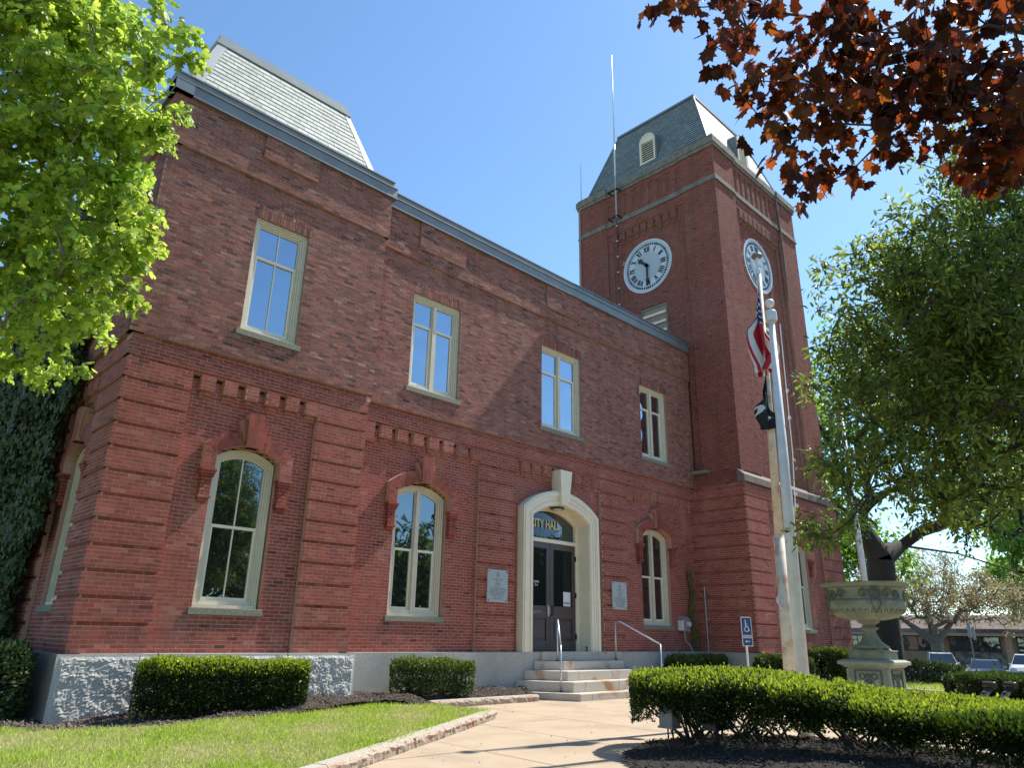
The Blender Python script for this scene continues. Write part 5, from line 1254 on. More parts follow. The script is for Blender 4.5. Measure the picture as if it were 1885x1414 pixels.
# copper maple overhead
rb_ = [(3.35, 1.95, 5.35, .28, .25, .22), (3.95, 1.6, 4.95, .5, .3, .35), (4.2, 1.48, 4.55, .33, .25, .28), (4.45, 1.3, 4.8, .55, .4, .4), (4.85, .85, 5.0, .65, .5, .45), (5.3, .5, 4.8, .6, .5, .4), (4.4, 1.5, 4.35, .22, .2, .18), (3.9, 1.35, 5.55, .75, .5, .45), (4.6, 1.0, 5.3, .9, .6, .6), (5.3, .6, 5.2, .9, .6, .7), (4.6, 1.45, 4.75, .45, .3, .35), (4.5, 1.6, 5.25, .5, .35, .4), (3.55, 1.9, 5.95, .5, .35, .35), (5.9, .35, 5.0, .6, .5, .6), (4.8, 1.35, 4.45, .25, .2, .2), (6.2, -.2, 5.8, 1.2, 1, .8)]
tree('copper_maple', 'dark red copper maple branch hanging across the upper right sky', (8.2, -3.4, -.05), (7.9, -3.0, 3.6), [(b[0]-.10, b[1]+.10, *b[2:]) for b in rb_], 500, 6, .16, .112, COP, 'maple', .18, 'leaf_red', 'bark_r', droop=.45, singles=300, glowk=(6.5, 3.2, 1.2), gvar=.68, tip=.004, root_nodes=[[(7.4, -2.0, 4.9), (6.8, -1.0, 5.5), (6.0, 0, 5.5), (5.2, .8, 5.45)]])
# crab tree on the right
cb_ = [(10.4, 1.3, 6.4, 1.0, .9, .9), (11.0, 1.3, 4.6, 1.0, .9, 1.2), (9.3, 1.6, 7.2, .35, .3, .8), (10.0, 1.0, 7.7, .5, .4, .8), (10.8, .8, 7.6, 1.0, .8, .9), (8.5, 1.9, 6.6, .3, .3, .7), (11.2, 1.6, 3.4, .8, .7, .5), (8.0, 2.2, 5.6, .7, .6, .6), (9.6, 1.5, 6.9, 1.0, .7, .7), (8.0, 3.1, 4.6, .6, .5, .6), (9.9, 2.6, 5.0, 1.2, 1.2, 1.2), (8.1, 2.6, 5.3, .9, .8, .7), (8.9, 2.0, 6.0, 1.0, .8, .8), (9.3, 2.2, 4.9, 1.2, 1.0, .9), (8.2, 3.0, 4.2, .8, .7, .6), (9.0, 2.7, 3.8, 1.1, .9, .7), (10.1, 2.0, 4.0, 1.1, 1, .9), (8.5, 3.3, 3.2, .8, .6, .45), (9.7, 2.6, 3.1, 1.0, .8, .5), (10.2, 2.1, 6.2, 1.2, 1, 1.0), (8.25, 3.6, 2.5, .5, .3, .16), (10.6, 1.9, 5.2, 1.3, 1, 1.2), (8.8, 3.4, 2.75, .6, .4, .25)]
tree('crab_apple_tree', 'dense green narrow-leaved tree filling the right side over the hedge', (13.2, -.3, -.02), (12.4, .3, 2.6), [(b[0]+.22, b[1]-.22, *b[2:]) if b[2] > 3 else b for b in cb_], 1750, 31, .22, .106, DGR, 'long', .22, bark='bark', droop=.1, singles=300, glowk=2.4, root_nodes=[[(11.6, .9, 3.6), (10.8, 1.5, 4.4), (9.9, 2.0, 4.9)], [(11.4, 1.0, 3.0), (10.4, 1.9, 3.2), (9.4, 2.8, 3.3)]])
# big old tree behind the urn
bt = [(36, 15, 9, 3, 3, 3), (33, 14, 6.8, 2.5, 2, 1.2), (40, 9, 8.5, 4, 3.5, 2.8), (37, 12, 13, 5, 5, 4), (44, 7, 11, 4, 4, 4)]
tree('old_shade_tree', 'large dark-trunked shade tree standing behind the stone urn', (38.0, 13.5, -.3), (36.9, 12.6, 5.2), bt, 420, 44, .75, .26, [(.07, .15, .02), (.10, .20, .02), (.05, .10, .02)], 'quad', .78, droop=.2, glowk=2.2, tip=.042, root_nodes=[[(38.6, 12.1, 5.9), (43, 10.8, 5.8), (48.5, 9.5, 5.2)], [(36.5, 13.2, 7), (36.6, 13.6, 9)]])
# tree seen past the tower corner
tree('leafy_street_tree', 'bright green street tree seen past the right corner of the tower', (47, 21, -.5), (47, 21, 4), [(45, 20.5, 15.5, 3.2, 3, 3.5), (45.5, 20, 9.5, 3.6, 3.2, 4), (49, 17.5, 6.5, 3.5, 3, 3)], 300, 46, .9, .33, [(.11, .21, .02), (.15, .24, .025)], 'quad', .4, droop=.2, glowk=2.2, tip=.02)
# brownish budding tree near the parking
tree('budding_tree', 'many-stemmed tree with small olive brown spring leaves by the parked cars', (64.3, 18.8, -.9), (64.2, 18.8, 1.5), [(64, 19, 5.6, 4.6, 4.6, 3.0), (66, 14.5, 4.9, 4, 4, 2.2), (62, 22.5, 5.2, 3.5, 3, 2.4)], 700, 44, .62, .17, [(.26, .20, .10), (.22, .23, .08), (.34, .26, .16)], 'quad', .50, bark='bark_l', droop=.2, glowk=1.5, tip=.022, root_nodes=[[(62.6, 20.5, 3.2), (61, 22, 4.5)], [(65.4, 17.4, 3.4), (66.5, 15.6, 4.8)], [(64.4, 19.2, 4.5)]])
for (x, y, h, sz, lb) in ((78, 40, 8, 5, 'bright green tree behind the shops left of the budding tree'), (84, 15, 7, 4.5, 'bright green tree behind the parked cars at the far right'), (60, 9.5, 9, 3.6, 'green tree overhanging the parking lot at the far right')):
    tree('background_tree', lb, (x, y, -.6), (x, y, 2.2), [(x, y, h, sz, sz, h*.45)], 200, 40, 1.2, .45, [(.11, .21, .02), (.16, .25, .03)], 'quad', .35, droop=.2, glowk=2.2, tip=.03, steps=2)
# trees across the street (they mirror in the lower windows)
for (x, y, h, sz, lb) in ((14, -13, 6.0, 4.2, 'street tree south of the walk mirrored in the lower windows'), (23, -15, 6.8, 4.6, 'larger street tree south of the walk mirrored in the door'), (31, -12, 6, 4.2, 'third street tree south of the walk'), (41, -10, 6.5, 4.6, 'fourth street tree south of the walk'), (52, -15, 7, 5, 'easternmost street tree south of the walk'), (6, -17, 6.2, 4.2, 'street tree behind the viewer')):
    tree('street_tree', lb, (x, y, -.06), (x, y, 2.2), [(x, y, h*.78, sz*1.15, sz, h*.62)], 230, 40, 1.0, .40, DGR, 'quad', .3, droop=.2, glowk=1.6, tip=.03, steps=2)

# hedges: sprigs over a rounded volume
def hedge(name, label, path, n, leaf, cols, top_cols, mat='needle', stems=True, inv=.35, group=None, cat='hedge', fill=.28, flip_top=.0, kind='yew', bottom=.0, gap=0.0, dome=.42):
    """path: list of (x, y, half width, z_top, z_bottom)"""
    root = empty(name, (path[0][0], path[0][1], 0), label, cat, group)
    A = np.array(path, float); seg = np.linalg.norm(np.diff(A[:, :2], axis=0), axis=1); cum = np.concatenate([[0], np.cumsum(seg)]); L = cum[-1]
    hw_end = A[0, 2]
    s = rng.uniform(-.0, L, n); X = [np.interp(s, cum, A[:, i]) for i in range(5)]
    # tangent
    e = 1e-3; tx = np.interp(np.minimum(s+e, L), cum, A[:, 0])-np.interp(np.maximum(s-e, 0), cum, A[:, 0]); ty = np.interp(np.minimum(s+e, L), cum, A[:, 1])-np.interp(np.maximum(s-e, 0), cum, A[:, 1])
    tl = np.hypot(tx, ty); tx /= tl; ty /= tl; nx_, ny_ = ty, -tx
    # end rounding
    endd = np.minimum(s, L-s); er = np.clip(endd/hw_end, 0, 1); wf = np.sqrt(np.clip(1-(1-er)**2.6, .0, 1))
    a = rng.uniform(-1.25, 1.25, n)*math.pi/2      # 0 = top, +-pi/2 sides, beyond = underside
    ex = dome; cx_ = np.sign(np.sin(a))*np.abs(np.sin(a))**ex; cz_ = np.sign(np.cos(a))*np.abs(np.cos(a))**ex
    lay_ = 1-rng.uniform(0, 1, n)**2.2*fill*1.6
    und = rng.uniform(size=n) < .5
    zc = (X[3]+X[4])/2; hh = (X[3]-X[4])/2
    z = zc+hh*cz_*lay_; side = rng.uniform(size=n) < .42
    # side faces: uniform in z
    zs_ = rng.uniform(-1, 1, n); z = np.where(side, zc+hh*zs_*.98, z); sgn = np.where(rng.uniform(size=n) < .5, -1, 1)
    cx_ = np.where(side, sgn*(1-np.abs(zs_)**6*.3), cx_)
    taper = 1-inv*np.clip((X[3]-z)/(X[3]-X[4]), 0, 1)**1.2
    lump = 1+.05*np.sin(s*3.1+z*2)+.04*np.sin(s*7.3+1)
    o = cx_*X[2]*taper*wf*lay_*lump
    zt = z-(1-wf)*.12*hh+.03*np.sin(s*2.3+o*3)+.02*np.sin(s*6+o*5)
    stray = np.where(rng.uniform(size=n) < .03, rng.uniform(.02, .075, n), 0)
    P = np.stack([X[0]+nx_*(o+np.sign(o)*stray), X[1]+ny_*(o+np.sign(o)*stray), zt+rng.normal(0, .008, n)+np.where(side, 0, stray)], 1)
    if gap:   # thin out the lower half irregularly
        q = np.clip((X[3]-P[:, 2])/(X[3]-X[4]), 0, 1); pr = gap*np.clip((q-.40)/.35, 0, 1)*(.75+.5*np.sin(s*5)+.3*np.sin(s*11+z*9))
        P = P[rng.uniform(size=n) > pr]; 
        k_ = rng.uniform(size=n)  # keep arrays aligned below
        n = len(P)
        s = None
    zt2 = np.interp(((P[:, None, :2]-A[None, :, :2])**2).sum(2).argmin(1), range(len(A)), A[:, 3]); q = np.clip((zt2-P[:, 2])/(A[:, 3]-A[:, 4]).mean(), 0, 1)
    # outward normals approximated from nearest path centre
    cp = np.stack([np.interp(np.linspace(0, L, 40), cum, A[:, i]) for i in range(2)], 1); dd = ((P[:, None, :2]-cp[None])**2).sum(2); j = dd.argmin(1)
    outw = np.concatenate([P[:, :2]-cp[j], np.zeros((n, 1))], 1); outw /= np.linalg.norm(outw, axis=1, keepdims=True)+1e-6
    topn = np.clip(1-q*(3.2 if dome < .5 else 2.5), 0, 1)[:, None]
    yv = outw*(1-topn)*.9+np.array([[0, 0, 1.]])*(topn+.35)+rng.normal(0, .45, (n, 3)); yv /= np.linalg.norm(yv, axis=1, keepdims=True)
    zv = rng.normal(size=(n, 3)); zv -= (zv*yv).sum(1, keepdims=True)*yv; zv /= np.linalg.norm(zv, axis=1, keepdims=True)
    M3 = np.stack([np.cross(yv, zv), yv, zv], 2)*rng.uniform(leaf*.6, leaf*1.35, (n, 1, 1))
    c1, c2 = np.array(cols), np.array(top_cols); w1 = rng.dirichlet(np.ones(len(c1)), n)@c1; w2 = rng.dirichlet(np.ones(len(c2)), n)@c2
    nw = (rng.uniform(size=(n, 1)) < .05+.87*topn)        # new growth
    t = np.where(nw, w2, w1)*rng.uniform(.7, 1.3, (n, 1))
    if kind == 'yew': bv = [(-.12, 0, 0), (.12, 0, 0), (.30, .55, .05), (0, 1, 0), (-.30, .55, .05)]; bf = [(0, 1, 2), (0, 2, 4), (2, 3, 4)]
    else: bv, bf = quad_leaf()
    scatter('foliage', bv, bf, P, M3, mat, root, t, np.clip(t*1.6, 0, 1), 'stuff')
    if stems:
        m = MB(); ns_ = max(2, int(L/.28))
        for i in range(ns_):
            s_ = min(max(L*(i+.5)/ns_+random.uniform(-.1, .1), hw_end*1.0), L-hw_end*1.0); c = [float(np.interp(s_, cum, A[:, k])) for k in range(5)]
            bx, by = c[0]+random.uniform(-.25, .25)*c[2], c[1]+random.uniform(-.25, .25)*c[2]; zb = bottom
            for b in range(6):
                an = random.uniform(0, 6.28); rr = c[2]*random.uniform(.3, .95)*(1-inv*.3); zt_ = c[4]+(c[3]-c[4])*random.uniform(.35, .85)
                mid = (bx+math.cos(an)*rr*.45+random.uniform(-.05, .05), by+math.sin(an)*rr*.45, zb+(zt_-zb)*.42)
                m.tube([(bx, by, zb-.05), mid, (bx+math.cos(an)*rr, by+math.sin(an)*rr, zt_)], [.022, .014, .006], 5, caps=False)
                for b2 in range(2):
                    m.tube([mid, (mid[0]+random.uniform(-.3, .3), mid[1]+random.uniform(-.3, .3), mid[2]+random.uniform(.05, .3))], [.008, .004], 4, caps=False)
        m.build('stem', 'bark', root)
    return root
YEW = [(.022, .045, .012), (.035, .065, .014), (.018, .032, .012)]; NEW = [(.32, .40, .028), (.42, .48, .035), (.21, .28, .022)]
hedge('yew_hedge', 'big spreading clipped yew hedge in front of the flagpoles', [(8.72, 6.5, 1.1, .93, .34), (9.5, 5.5, 1.3, 1.0, .32), (10.0, 4.4, 1.35, .90, .32), (10.2, 3.3, 1.35, .76, .27), (10.2, 2.2, 1.3, .70, .22), (10.1, .8, 1.25, .68, .18), (10.0, -.8, 1.1, .68, .18)], 230000, .038, YEW, NEW, inv=.55, bottom=.10, gap=.58, dome=.72)
hedge('clipped_hedge', 'long box-cut yew hedge against the rough granite base at left', [(4.15, 12.15, .42, .95, .14), (6.95, 12.2, .38, .93, .24)], 60000, .042, YEW, NEW, inv=.22, bottom=.2)
hedge('low_shrub', 'pair of small broadleaf shrubs left of the steps', [(9.25, 12.75, .32, .92, .22), (11.35, 12.8, .32, .90, .22)], 9000, .062, [(.035, .07, .016), (.06, .11, .02)], [(.12, .19, .03), (.19, .22, .05)], inv=.2, kind='leaf', cat='shrub', bottom=.15, fill=.4)
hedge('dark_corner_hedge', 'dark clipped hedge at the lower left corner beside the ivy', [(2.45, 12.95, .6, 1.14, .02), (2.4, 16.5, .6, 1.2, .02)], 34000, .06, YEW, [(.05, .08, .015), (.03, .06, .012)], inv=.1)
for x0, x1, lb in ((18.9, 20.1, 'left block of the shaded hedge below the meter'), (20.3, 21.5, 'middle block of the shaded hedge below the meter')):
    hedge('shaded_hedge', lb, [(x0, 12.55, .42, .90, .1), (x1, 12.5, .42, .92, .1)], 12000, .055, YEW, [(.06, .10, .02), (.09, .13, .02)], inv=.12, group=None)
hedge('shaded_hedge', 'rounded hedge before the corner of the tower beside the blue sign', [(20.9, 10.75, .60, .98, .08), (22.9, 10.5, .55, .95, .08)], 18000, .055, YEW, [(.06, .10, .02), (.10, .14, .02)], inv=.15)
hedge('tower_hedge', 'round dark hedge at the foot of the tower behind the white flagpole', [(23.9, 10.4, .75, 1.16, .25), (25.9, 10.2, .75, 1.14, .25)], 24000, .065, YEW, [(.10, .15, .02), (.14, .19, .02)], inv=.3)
hedge('far_yew_hedge', 'wide dark yew hedge beyond the urn near the parked cars', [(22.6, 6.4, .95, .62, .02), (25.5, 4.0, 1.1, .66, .02), (27.5, 1.0, 1.1, .66, .02)], 52000, .07, YEW, [(.05, .085, .015), (.08, .12, .018)], inv=.4)
hedge('right_yew_hedge', 'bright clipped yew at the right edge beside the bronze bench', [(15.6, 3.1, .7, .80, .1), (17.2, 1.7, .8, .80, .1)], 34000, .055, YEW, NEW, inv=.35)
hedge('lot_shrub', 'small yellow-green shrub before the silver cars', [(50.0, 15.3, .9, .1, -.9), (52.0, 14.3, .9, .1, -.9)], 5000, .16, YEW, NEW, stems=False)
hedge('lot_shrub', 'yellow-green shrub at the foot of the budding tree', [(58, 19.4, .8, .1, -.9), (60, 18.6, .8, .1, -.9)], 4000, .16, YEW, NEW, stems=False)
# dark bush pile before the hatchback
hedge('loose_shrub', 'loose dark leafy shrub behind the urn in front of the dark hatchback', [(29.2, 9.6, .8, .85, .0), (30.6, 8.4, .8, .75, .0)], 3600, .11, [(.03, .055, .02), (.05, .08, .03)], [(.06, .09, .03), (.09, .12, .05)], kind='leaf', cat='shrub', fill=.5, inv=.1)

# ivy on the left flank
iv = empty('ivy', (3.3, 17, 0), 'thick dark green ivy covering the left side wall', 'ivy')
def ivy_leaves(name, P, nrmv, size, cols, parent):
    k = len(P); nrm = nrmv+rng.normal(0, .45, (k, 3)); yv = np.tile([[0, 0, -1.]], (k, 1))+rng.normal(0, .35, (k, 3)); yv /= np.linalg.norm(yv, axis=1, keepdims=True)
    zv = nrm/np.linalg.norm(nrm, axis=1, keepdims=True); zv -= (zv*yv).sum(1, keepdims=True)*yv; zv /= np.linalg.norm(zv, axis=1, keepdims=True)
    M3 = np.stack([np.cross(yv, zv), yv, zv], 2)*rng.uniform(size*.6, size*1.25, (k, 1, 1)); c = np.array(cols); t = (rng.dirichlet(np.ones(len(c)), k)@c)*rng.uniform(.75, 1.25, (k, 1))
    bv, bf = maple_leaf_lo(); return scatter(name, bv, bf, P, M3, 'ivy', parent, t, t*1.5, 'stuff')
n = 42000; y = rng.uniform(15.2, 22, n); z = rng.uniform(.4, 10.5, n)
edge = 15.75+.9*np.clip((3.4-z)/2.2, 0, 1)-.5*np.clip((z-5.2)/.8, 0, 1)+.18*np.sin(z*3.1)+.12*np.sin(z*7.7)
bulge = .25+.45*np.clip((y-edge)/1.5, 0, 1)*(1+.25*np.sin(z*1.6+y*2.2))
keep = (y > edge); y, z, bulge = y[keep], z[keep], bulge[keep]; n = len(y)
P = np.stack([3.30-bulge*(1-rng.uniform(0, 1, n)**2*.7), y, z], 1)
ivy_leaves('foliage', P, np.tile([[-1., -.25, .35]], (n, 1)), .125, [(.03, .055, .014), (.045, .08, .016), (.065, .09, .016)], iv)
iv2 = empty('ivy', (21.6, 13.3, .5), 'thin strand of ivy climbing the brick beside the tower corner', 'ivy')
n = 700; z = rng.uniform(.9, 3.6, n); wd = .05+.10*np.clip((3.0-z)/2, 0, 1); P = np.stack([21.45+rng.normal(0, 1, n)*wd+.05*np.sin(z*5), 13.36-rng.uniform(0, .06, n), z], 1)
ivy_leaves('foliage', P, np.tile([[0., -1., .2]], (n, 1)), .05, [(.07, .12, .02), (.10, .15, .025)], iv2)
m = MB(); m.tube([(21.45+.05*math.sin(q*5), 13.46, q) for q in np.arange(.3, 3.6, .2)], .008, 4); m.build('vine', 'bark', iv2)

# ---------------------------------------------------------------- cars
M['paint_white'] = surf('white_car_paint', (.70, .71, .72), rough=.18, spec=.6)
M['paint_silver'] = surf('silver_car_paint', (.36, .37, .38), rough=.2, metal=.6)
M['paint_dark'] = surf('dark_blue_car_paint', (.03, .04, .055), rough=.18, metal=.3)
M['paint_grey'] = surf('grey_car_paint', (.16, .17, .18), rough=.2, metal=.5)
M['carglass'] = glassmat('car_glass', .08, (.01, .012, .014))
M['lens_r'] = surf('tail_lens', (.25, .01, .01), rough=.2); M['lens_w'] = surf('head_lens', (.7, .72, .75), rough=.1)
PROF = {'suv': ([(-2.35, .42), (-2.38, .85), (-2.28, 1.05), (-1.95, 1.12), (1.15, 1.08), (2.15, .92), (2.36, .72), (2.36, .38)], [(-2.22, 1.04), (-1.9, 1.66), (-1.5, 1.74), (.25, 1.72), (1.25, 1.07)]),
        'sedan': ([(-2.35, .42), (-2.38, .82), (-2.30, .96), (-1.6, 1.0), (1.05, .96), (2.10, .80), (2.34, .62), (2.36, .36)], [(-1.75, .98), (-1.05, 1.40), (-.5, 1.46), (.1, 1.44), (1.15, .95)]),
        'hatch': ([(-2.05, .42), (-2.10, .85), (-2.05, .98), (-1.7, 1.02), (1.05, .98), (1.95, .82), (2.10, .62), (2.12, .36)], [(-2.0, .98), (-1.65, 1.42), (-1.1, 1.50), (.1, 1.48), (1.10, .97)])}
def car(name, label, x, y, rot, paint, kind, group='cars parked in the lot behind the lawn'):
    z = ground_z(x, y)+.02; r = empty(name, (x, y, z), label, 'car', group, rot)
    body, roof = PROF[kind]; W2 = .90
    def add(nm, mb, mat, p=None, **k):
        o = mb.build(nm, mat, None, **k); o.parent = p or r; return o
    def section(mb, prof, w_low, w_top, zlo, zhi):
        n = len(prof); vs = []
        for sgn in (-1, 1):
            for (a, b) in prof:
                t = (b-zlo)/(zhi-zlo); ww = w_low+(w_top-w_low)*max(0, min(1, t)); vs.append((a, sgn*ww, b))
        fs = [tuple(range(n))[::-1], tuple(range(n, 2*n))]+[(i, (i+1) % n, n+(i+1) % n, n+i) for i in range(n)]; mb.add(vs, fs)
    # body with wheel arches
    wx = (-1.42, 1.45) if kind != 'hatch' else (-1.25, 1.30); lo = .24; prof = [body[0]]+body[1:]
    arch_ = []
    for c in (wx[1], wx[0]): arch_ += [(c+.40, lo+.1)]+[(c+.39*math.cos(a), .34+.39*math.sin(a)) for a in np.linspace(0, math.pi, 9)]+[(c-.40, lo+.1)]
    full = body+[(body[-1][0]-.1, lo)]+arch_+[(body[0][0]+.1, lo)]
    m = MB(); section(m, full, W2, W2-.06, .7, 1.1); b = add('body', m, paint, bevel=.03)
    m = MB(); section(m, [(roof[0][0]+.02, roof[0][1]-.05)]+roof[1:4]+[(roof[4][0]-.02, roof[4][1]-.05)], W2-.07, W2-.26, roof[0][1], roof[2][1]); add('cabin', m, 'carglass', bevel=.02)
    m = MB(); rf = [(roof[1][0]+.06, roof[1][1]+.0), roof[2], roof[3], (roof[3][0]+.1, roof[3][1]-.05)]; rf2 = rf+[(p[0], p[1]-.05) for p in rf[::-1]]; section(m, rf2, W2-.235, W2-.245, 1.0, 1.8); add('roof', m, paint)
    for sgn in (-1, 1):
        for (p0, p1, t) in ((roof[0], roof[1], .05), (roof[4], roof[3], .05), ((-.35, roof[0][1]), (-.30, roof[2][1]), .04), ((-1.35, roof[0][1]), (-1.25, roof[2][1]), .04)):
            f = lambda p, q: (p[0]+q, sgn*((W2-.065) if p[1] < 1.2 else (W2-.245)), p[1])
            m = MB(); m.add([f(p0, -t), f(p0, t), f(p1, t), f(p1, -t), (f(p0, -t)[0], f(p0, 0)[1]*.97, p0[1]), (f(p0, t)[0], f(p0, 0)[1]*.97, p0[1]), (f(p1, t)[0], f(p1, 0)[1]*.97, p1[1]), (f(p1, -t)[0], f(p1, 0)[1]*.97, p1[1])], [(0, 1, 2, 3), (0, 4, 5, 1), (2, 6, 7, 3), (1, 5, 6, 2), (0, 3, 7, 4)]); add('window_pillar', m, paint)
        m = MB(); m.box(.95, 1.12, sgn*(W2+.02)-.08, sgn*(W2+.02)+.08, 1.0, 1.14); add('wing_mirror', m, paint, bevel=.02)
        hx = body[-2][0]; m = MB(); m.box(hx-.22, hx-.02, sgn*.62-.18, sgn*.62+.18, body[-3][1]-.17, body[-3][1]-.03); add('headlight', m, 'lens_w', bevel=.02)
        hx = body[1][0]; m = MB(); m.box(hx-.01, hx+.1, sgn*.70-.12, sgn*.70+.12, .78, .98); add('taillight', m, 'lens_r', bevel=.01)
        for c in wx:
            m = MB(); m.lathe([(.20, -.11), (.32, -.11), (.335, -.07), (.335, .07), (.32, .11), (.20, .11)], (0, 0, 0), 20); m.v = [(c+a, sgn*(W2-.12)+c2, .335+b2) for a, b2, c2 in m.v]; wh = add('wheel', m, 'tyre')
            m = MB()
            for k in range(5):
                a = 2*math.pi*k/5; m.prism(Fr((1, 0), (0, sgn)), [(c+.03*math.cos(a-1.2), .335+.03*math.sin(a-1.2)), (c+.20*math.cos(a-.16), .335+.20*math.sin(a-.16)), (c+.20*math.cos(a+.16), .335+.20*math.sin(a+.16)), (c+.03*math.cos(a+1.2), .335+.03*math.sin(a+1.2))], W2-.03, W2-.06)
            o = add('rim', m, 'steel', wh)
    m = MB(); hx = body[-1][0]; m.box(hx-.06, hx+.015, -.45, .45, .45, .62); add('grille', m, 'black', bevel=.01)
    m = MB(); m.box(hx-.02, hx+.02, -.26, .26, .34, .44); add('number_plate', m, 'white')
    return r
car('parked_car', 'white parked suv left of the silver sedan', 57.5, 16.7, R(200), 'paint_white', 'suv')
car('parked_car', 'silver sedan glaring in the sun in front of the white suvs', 52.5, 12.9, R(197), 'paint_silver', 'sedan')
car('parked_car', 'white parked suv behind the post sign at the far right', 60.5, 12.3, R(185), 'paint_white', 'suv')
car('parked_car', 'dark blue suv parked at the right edge', 52, 8.9, R(205), 'paint_dark', 'suv')
car('parked_car', 'dark hatchback parked close behind the loose shrub', 37.5, 12.2, R(165), 'paint_dark', 'hatch')
car('parked_car', 'grey sedan parked near the shop door behind the old tree', 63, 22.3, R(200), 'paint_grey', 'sedan')
car('parked_car', 'pale suv half hidden by the old tree trunk', 58, 23.4, R(195), 'paint_white', 'suv')

# ---------------------------------------------------------------- shops beyond the parking lot
sh = empty('shop_building', (86, 25, -.6), 'long low tan brick shop row with brown canopy beyond the parking', 'building')
RZ = R(-17)
class Wl:
    def __init__(s, o, a): s.o = o; s.c, s.s = math.cos(a), math.sin(a)
    def p(s, u, d, z): return (s.o[0]-s.s*u-s.c*d, s.o[1]+s.c*u-s.s*d, z)
SW = Wl((92, 16, 0), R(12))
m = MB(); m.fbox(SW, -22, 42, 0, -12, -1.0, 3.4); m.build('wall', 'tanbrick', sh)
m = MB(); m.hexa([SW.p(-23, 2.4, 2.35), SW.p(43, 2.4, 2.35), SW.p(43, 0, 2.35), SW.p(-23, 0, 2.35), SW.p(-23, 2.2, 2.9), SW.p(43, 2.2, 2.9), SW.p(43, 0, 4.3), SW.p(-23, 0, 4.3)]); m.build('canopy', 'roofbrown', sh)
m = MB(); m.fbox(SW, -23, 43, 2.45, 2.3, 2.2, 2.45); m.build('canopy_edge', 'tanbrick', sh)
for i, u in enumerate(range(-20, 40, 6)):
    m = MB(); m.fbox(SW, u-.3, u+.3, 2.1, 1.6, -.7, 2.3); m.build('pier', 'tanbrick', sh)
    w_ = MB(); w_.fbox(SW, u+.8, u+5.2, .06, -.05, .75, 2.1); wn = w_.build('window', 'shopglass', sh)
    f = MB(); f.fbox(SW, u+.7, u+5.3, .1, .0, 2.1, 2.2); f.fbox(SW, u+.7, u+5.3, .1, 0, .65, .75)
    for q in (.7, 2.2, 3.7, 5.2): f.fbox(SW, u+q, u+q+.08, .09, 0, .75, 2.1)
    f.build('frame', 'black', wn)
    if i != 5:
        s = MB(); s.fbox(SW, u+.5, u+5.5, .12, 0, -.7, .62); s.build('stone_panel', 'fieldstone', sh)
sl_ = textmesh('shop_lettering', 'NORTH SAVINGS', .55, 'bronze', sh, type('T', (), {'p': lambda s, u, d, z: SW.p(-u, d, z)})(), -6.2, 2.5, 2.7)
sl_['kind'] = 'stuff'
bb = empty('far_building', (105, 20, -.6), 'pale blue-grey building above the shops at the right edge', 'building')
m = MB(); SB = Wl((110, 8, 0), R(12)); m.fbox(SB, -14, 13.2, 0, -14, -.6, 8.6); m.build('wall', 'bluegrey', bb)
m = MB(); m.fbox(SB, -14.5, 13.5, .4, -14, 8.6, 9.0); m.build('roof', 'zinc', bb)
for q in range(4):
    m = MB(); m.fbox(SB, -11+q*6, -9+q*6, .05, -.02, 4.2, 6.6); m.build('window', 'shopglass', bb)
# post sign in the lot
ps = empty('street_sign', (45, 11.5, -.5), 'slim post with two small pale signs seen edge-on by the cars', 'sign')
m = MB(); m.tube([(41.5, 10.6, -.95), (41.5, 10.6, 2.2)], .03, 6); m.build('post', 'zinc', ps)
m = MB(); m.box(41.4, 41.43, 10.5, 10.66, 1.7, 2.4); m.build('sign_panel', 'zinc_l', ps)
m = MB(); m.box(41.3, 41.33, 10.32, 10.44, 1.6, 2.2); m.build('sign_panel', 'zinc_l', ps)
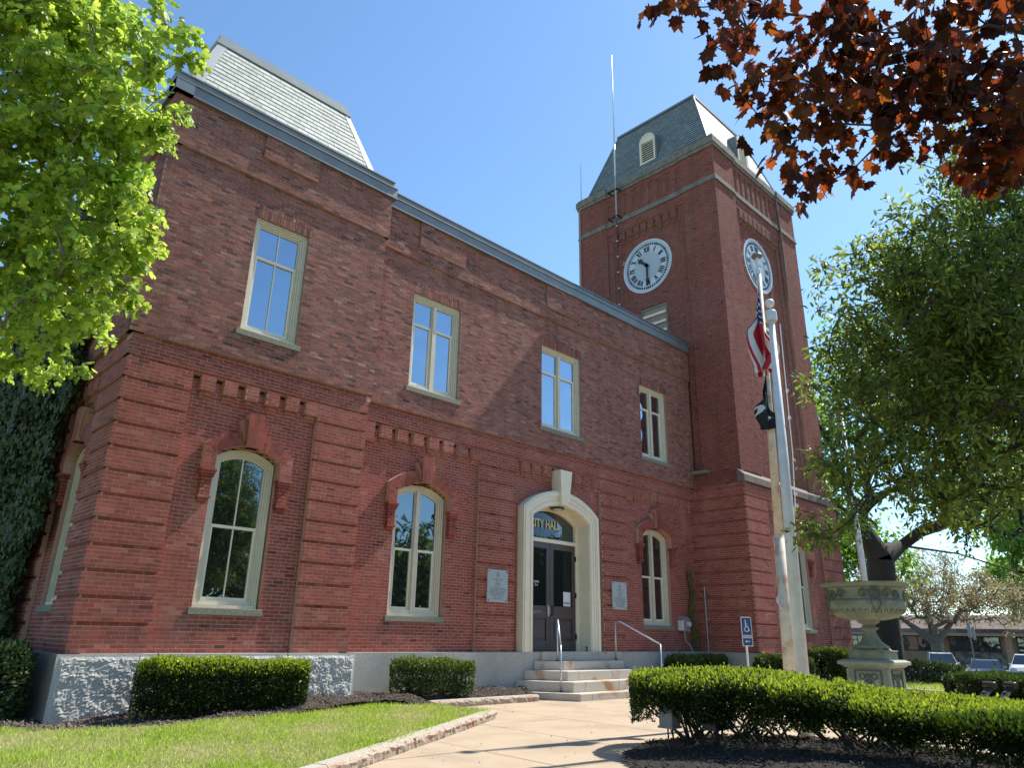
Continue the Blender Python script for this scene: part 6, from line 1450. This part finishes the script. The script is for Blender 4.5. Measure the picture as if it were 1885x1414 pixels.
# bench backs / bronze slab beside right hedge
bn = empty('bronze_bench', (14.9, 3.75, 0), 'dark bronze reclining bench with two rounded headrests before the right hedge', 'bench')
for q in (0, 1):
    ox, oy = 14.55+q*.26, 3.86-q*.24
    m = MB(); dx, dy = .35, -.28
    m.hexa([(ox-.50, oy-.05, .22), (ox-.40, oy+.10, .22), (ox-.36, oy+.12, .17), (ox-.46, oy-.03, .17), (ox+.28, oy-.28, .74), (ox+.38, oy-.13, .74), (ox+.42, oy-.11, .69), (ox+.32, oy-.26, .69)]); m.build('back_slab', 'bronze', bn, bevel=.02)
    m = MB(); m.tube([(ox+.27, oy-.32, .76), (ox+.41, oy-.11, .76)], .055, 10); m.build('headrest', 'bronze', bn, bevel=.03)
    m = MB(); m.tube([(ox+.2, oy-.15, .66), (ox+.25, oy-.1, .0)], .03, 6); m.tube([(ox-.4, oy+.03, .19), (ox-.42, oy+.05, 0)], .03, 6); m.build('leg', 'bronze', bn)
# utility boxes under the hedge
for (x, y, w2, z0, z1, nm, mat, lb) in ((8.60, 5.80, .10, .33, .62, 'floodlight_box', 'greybox', 'grey floodlight housing on thin legs at the left end of the big hedge'), (9.0, 5.40, .13, .32, .60, 'floodlight_box', 'black', 'dark floodlight housing tucked under the big hedge')):
    r = empty(nm, (x, y, 0), lb, 'floodlight'); m = MB(); m.box(x-w2, x+w2, y-.10, y+.10, z0, z1); m.build('housing', mat, r, bevel=.015)
    m = MB(); m.box(x-w2-.012, x+w2+.012, y-.112, y+.112, z0-.012, z0+.012); m.build('rim', mat, r)
    for sx in (-1, 1):
        m = MB(); m.tube([(x+sx*w2*.5, y, z0), (x+sx*w2*.6, y-.02, -.02)], .012, 6); m.build('leg', 'black', r)
    m = MB(); m.tube([(x, y, z0), (x+.03, y-.02, z0-.12), (x-.02, y, .0)], .008, 5); m.build('cable', 'black', r)
PL = [(9, 1), (24, 1), (24, 11.5), (13.5, 11.5), (10.2, 12), (9.9, 10.3), (5.5, 7.4)]
def in_pl(x, y):
    c = False
    for i in range(len(PL)):
        (xa, ya), (xb, yb) = PL[i], PL[i-1]
        if (ya > y) != (yb > y) and x < (xb-xa)*(y-ya)/(yb-ya)+xa: c = not c
    return c
tag(chips('walk_litter', PL, in_pl, lambda x, y: .001, 300, None, .8, .55), 'scattered bits of leaf and bark litter on the tan walk', 'litter')
# small door stop on the threshold
m = MB(); m.lathe([(.05, 0), (.05, .015), (.02, .03), (.02, .09), (.04, .11), (.03, .13)], (16.15, 13.45, 1.03), 10); tag(m.build('door_stop', 'black', None), 'small black door stop at the right foot of the doorway', 'door stop')
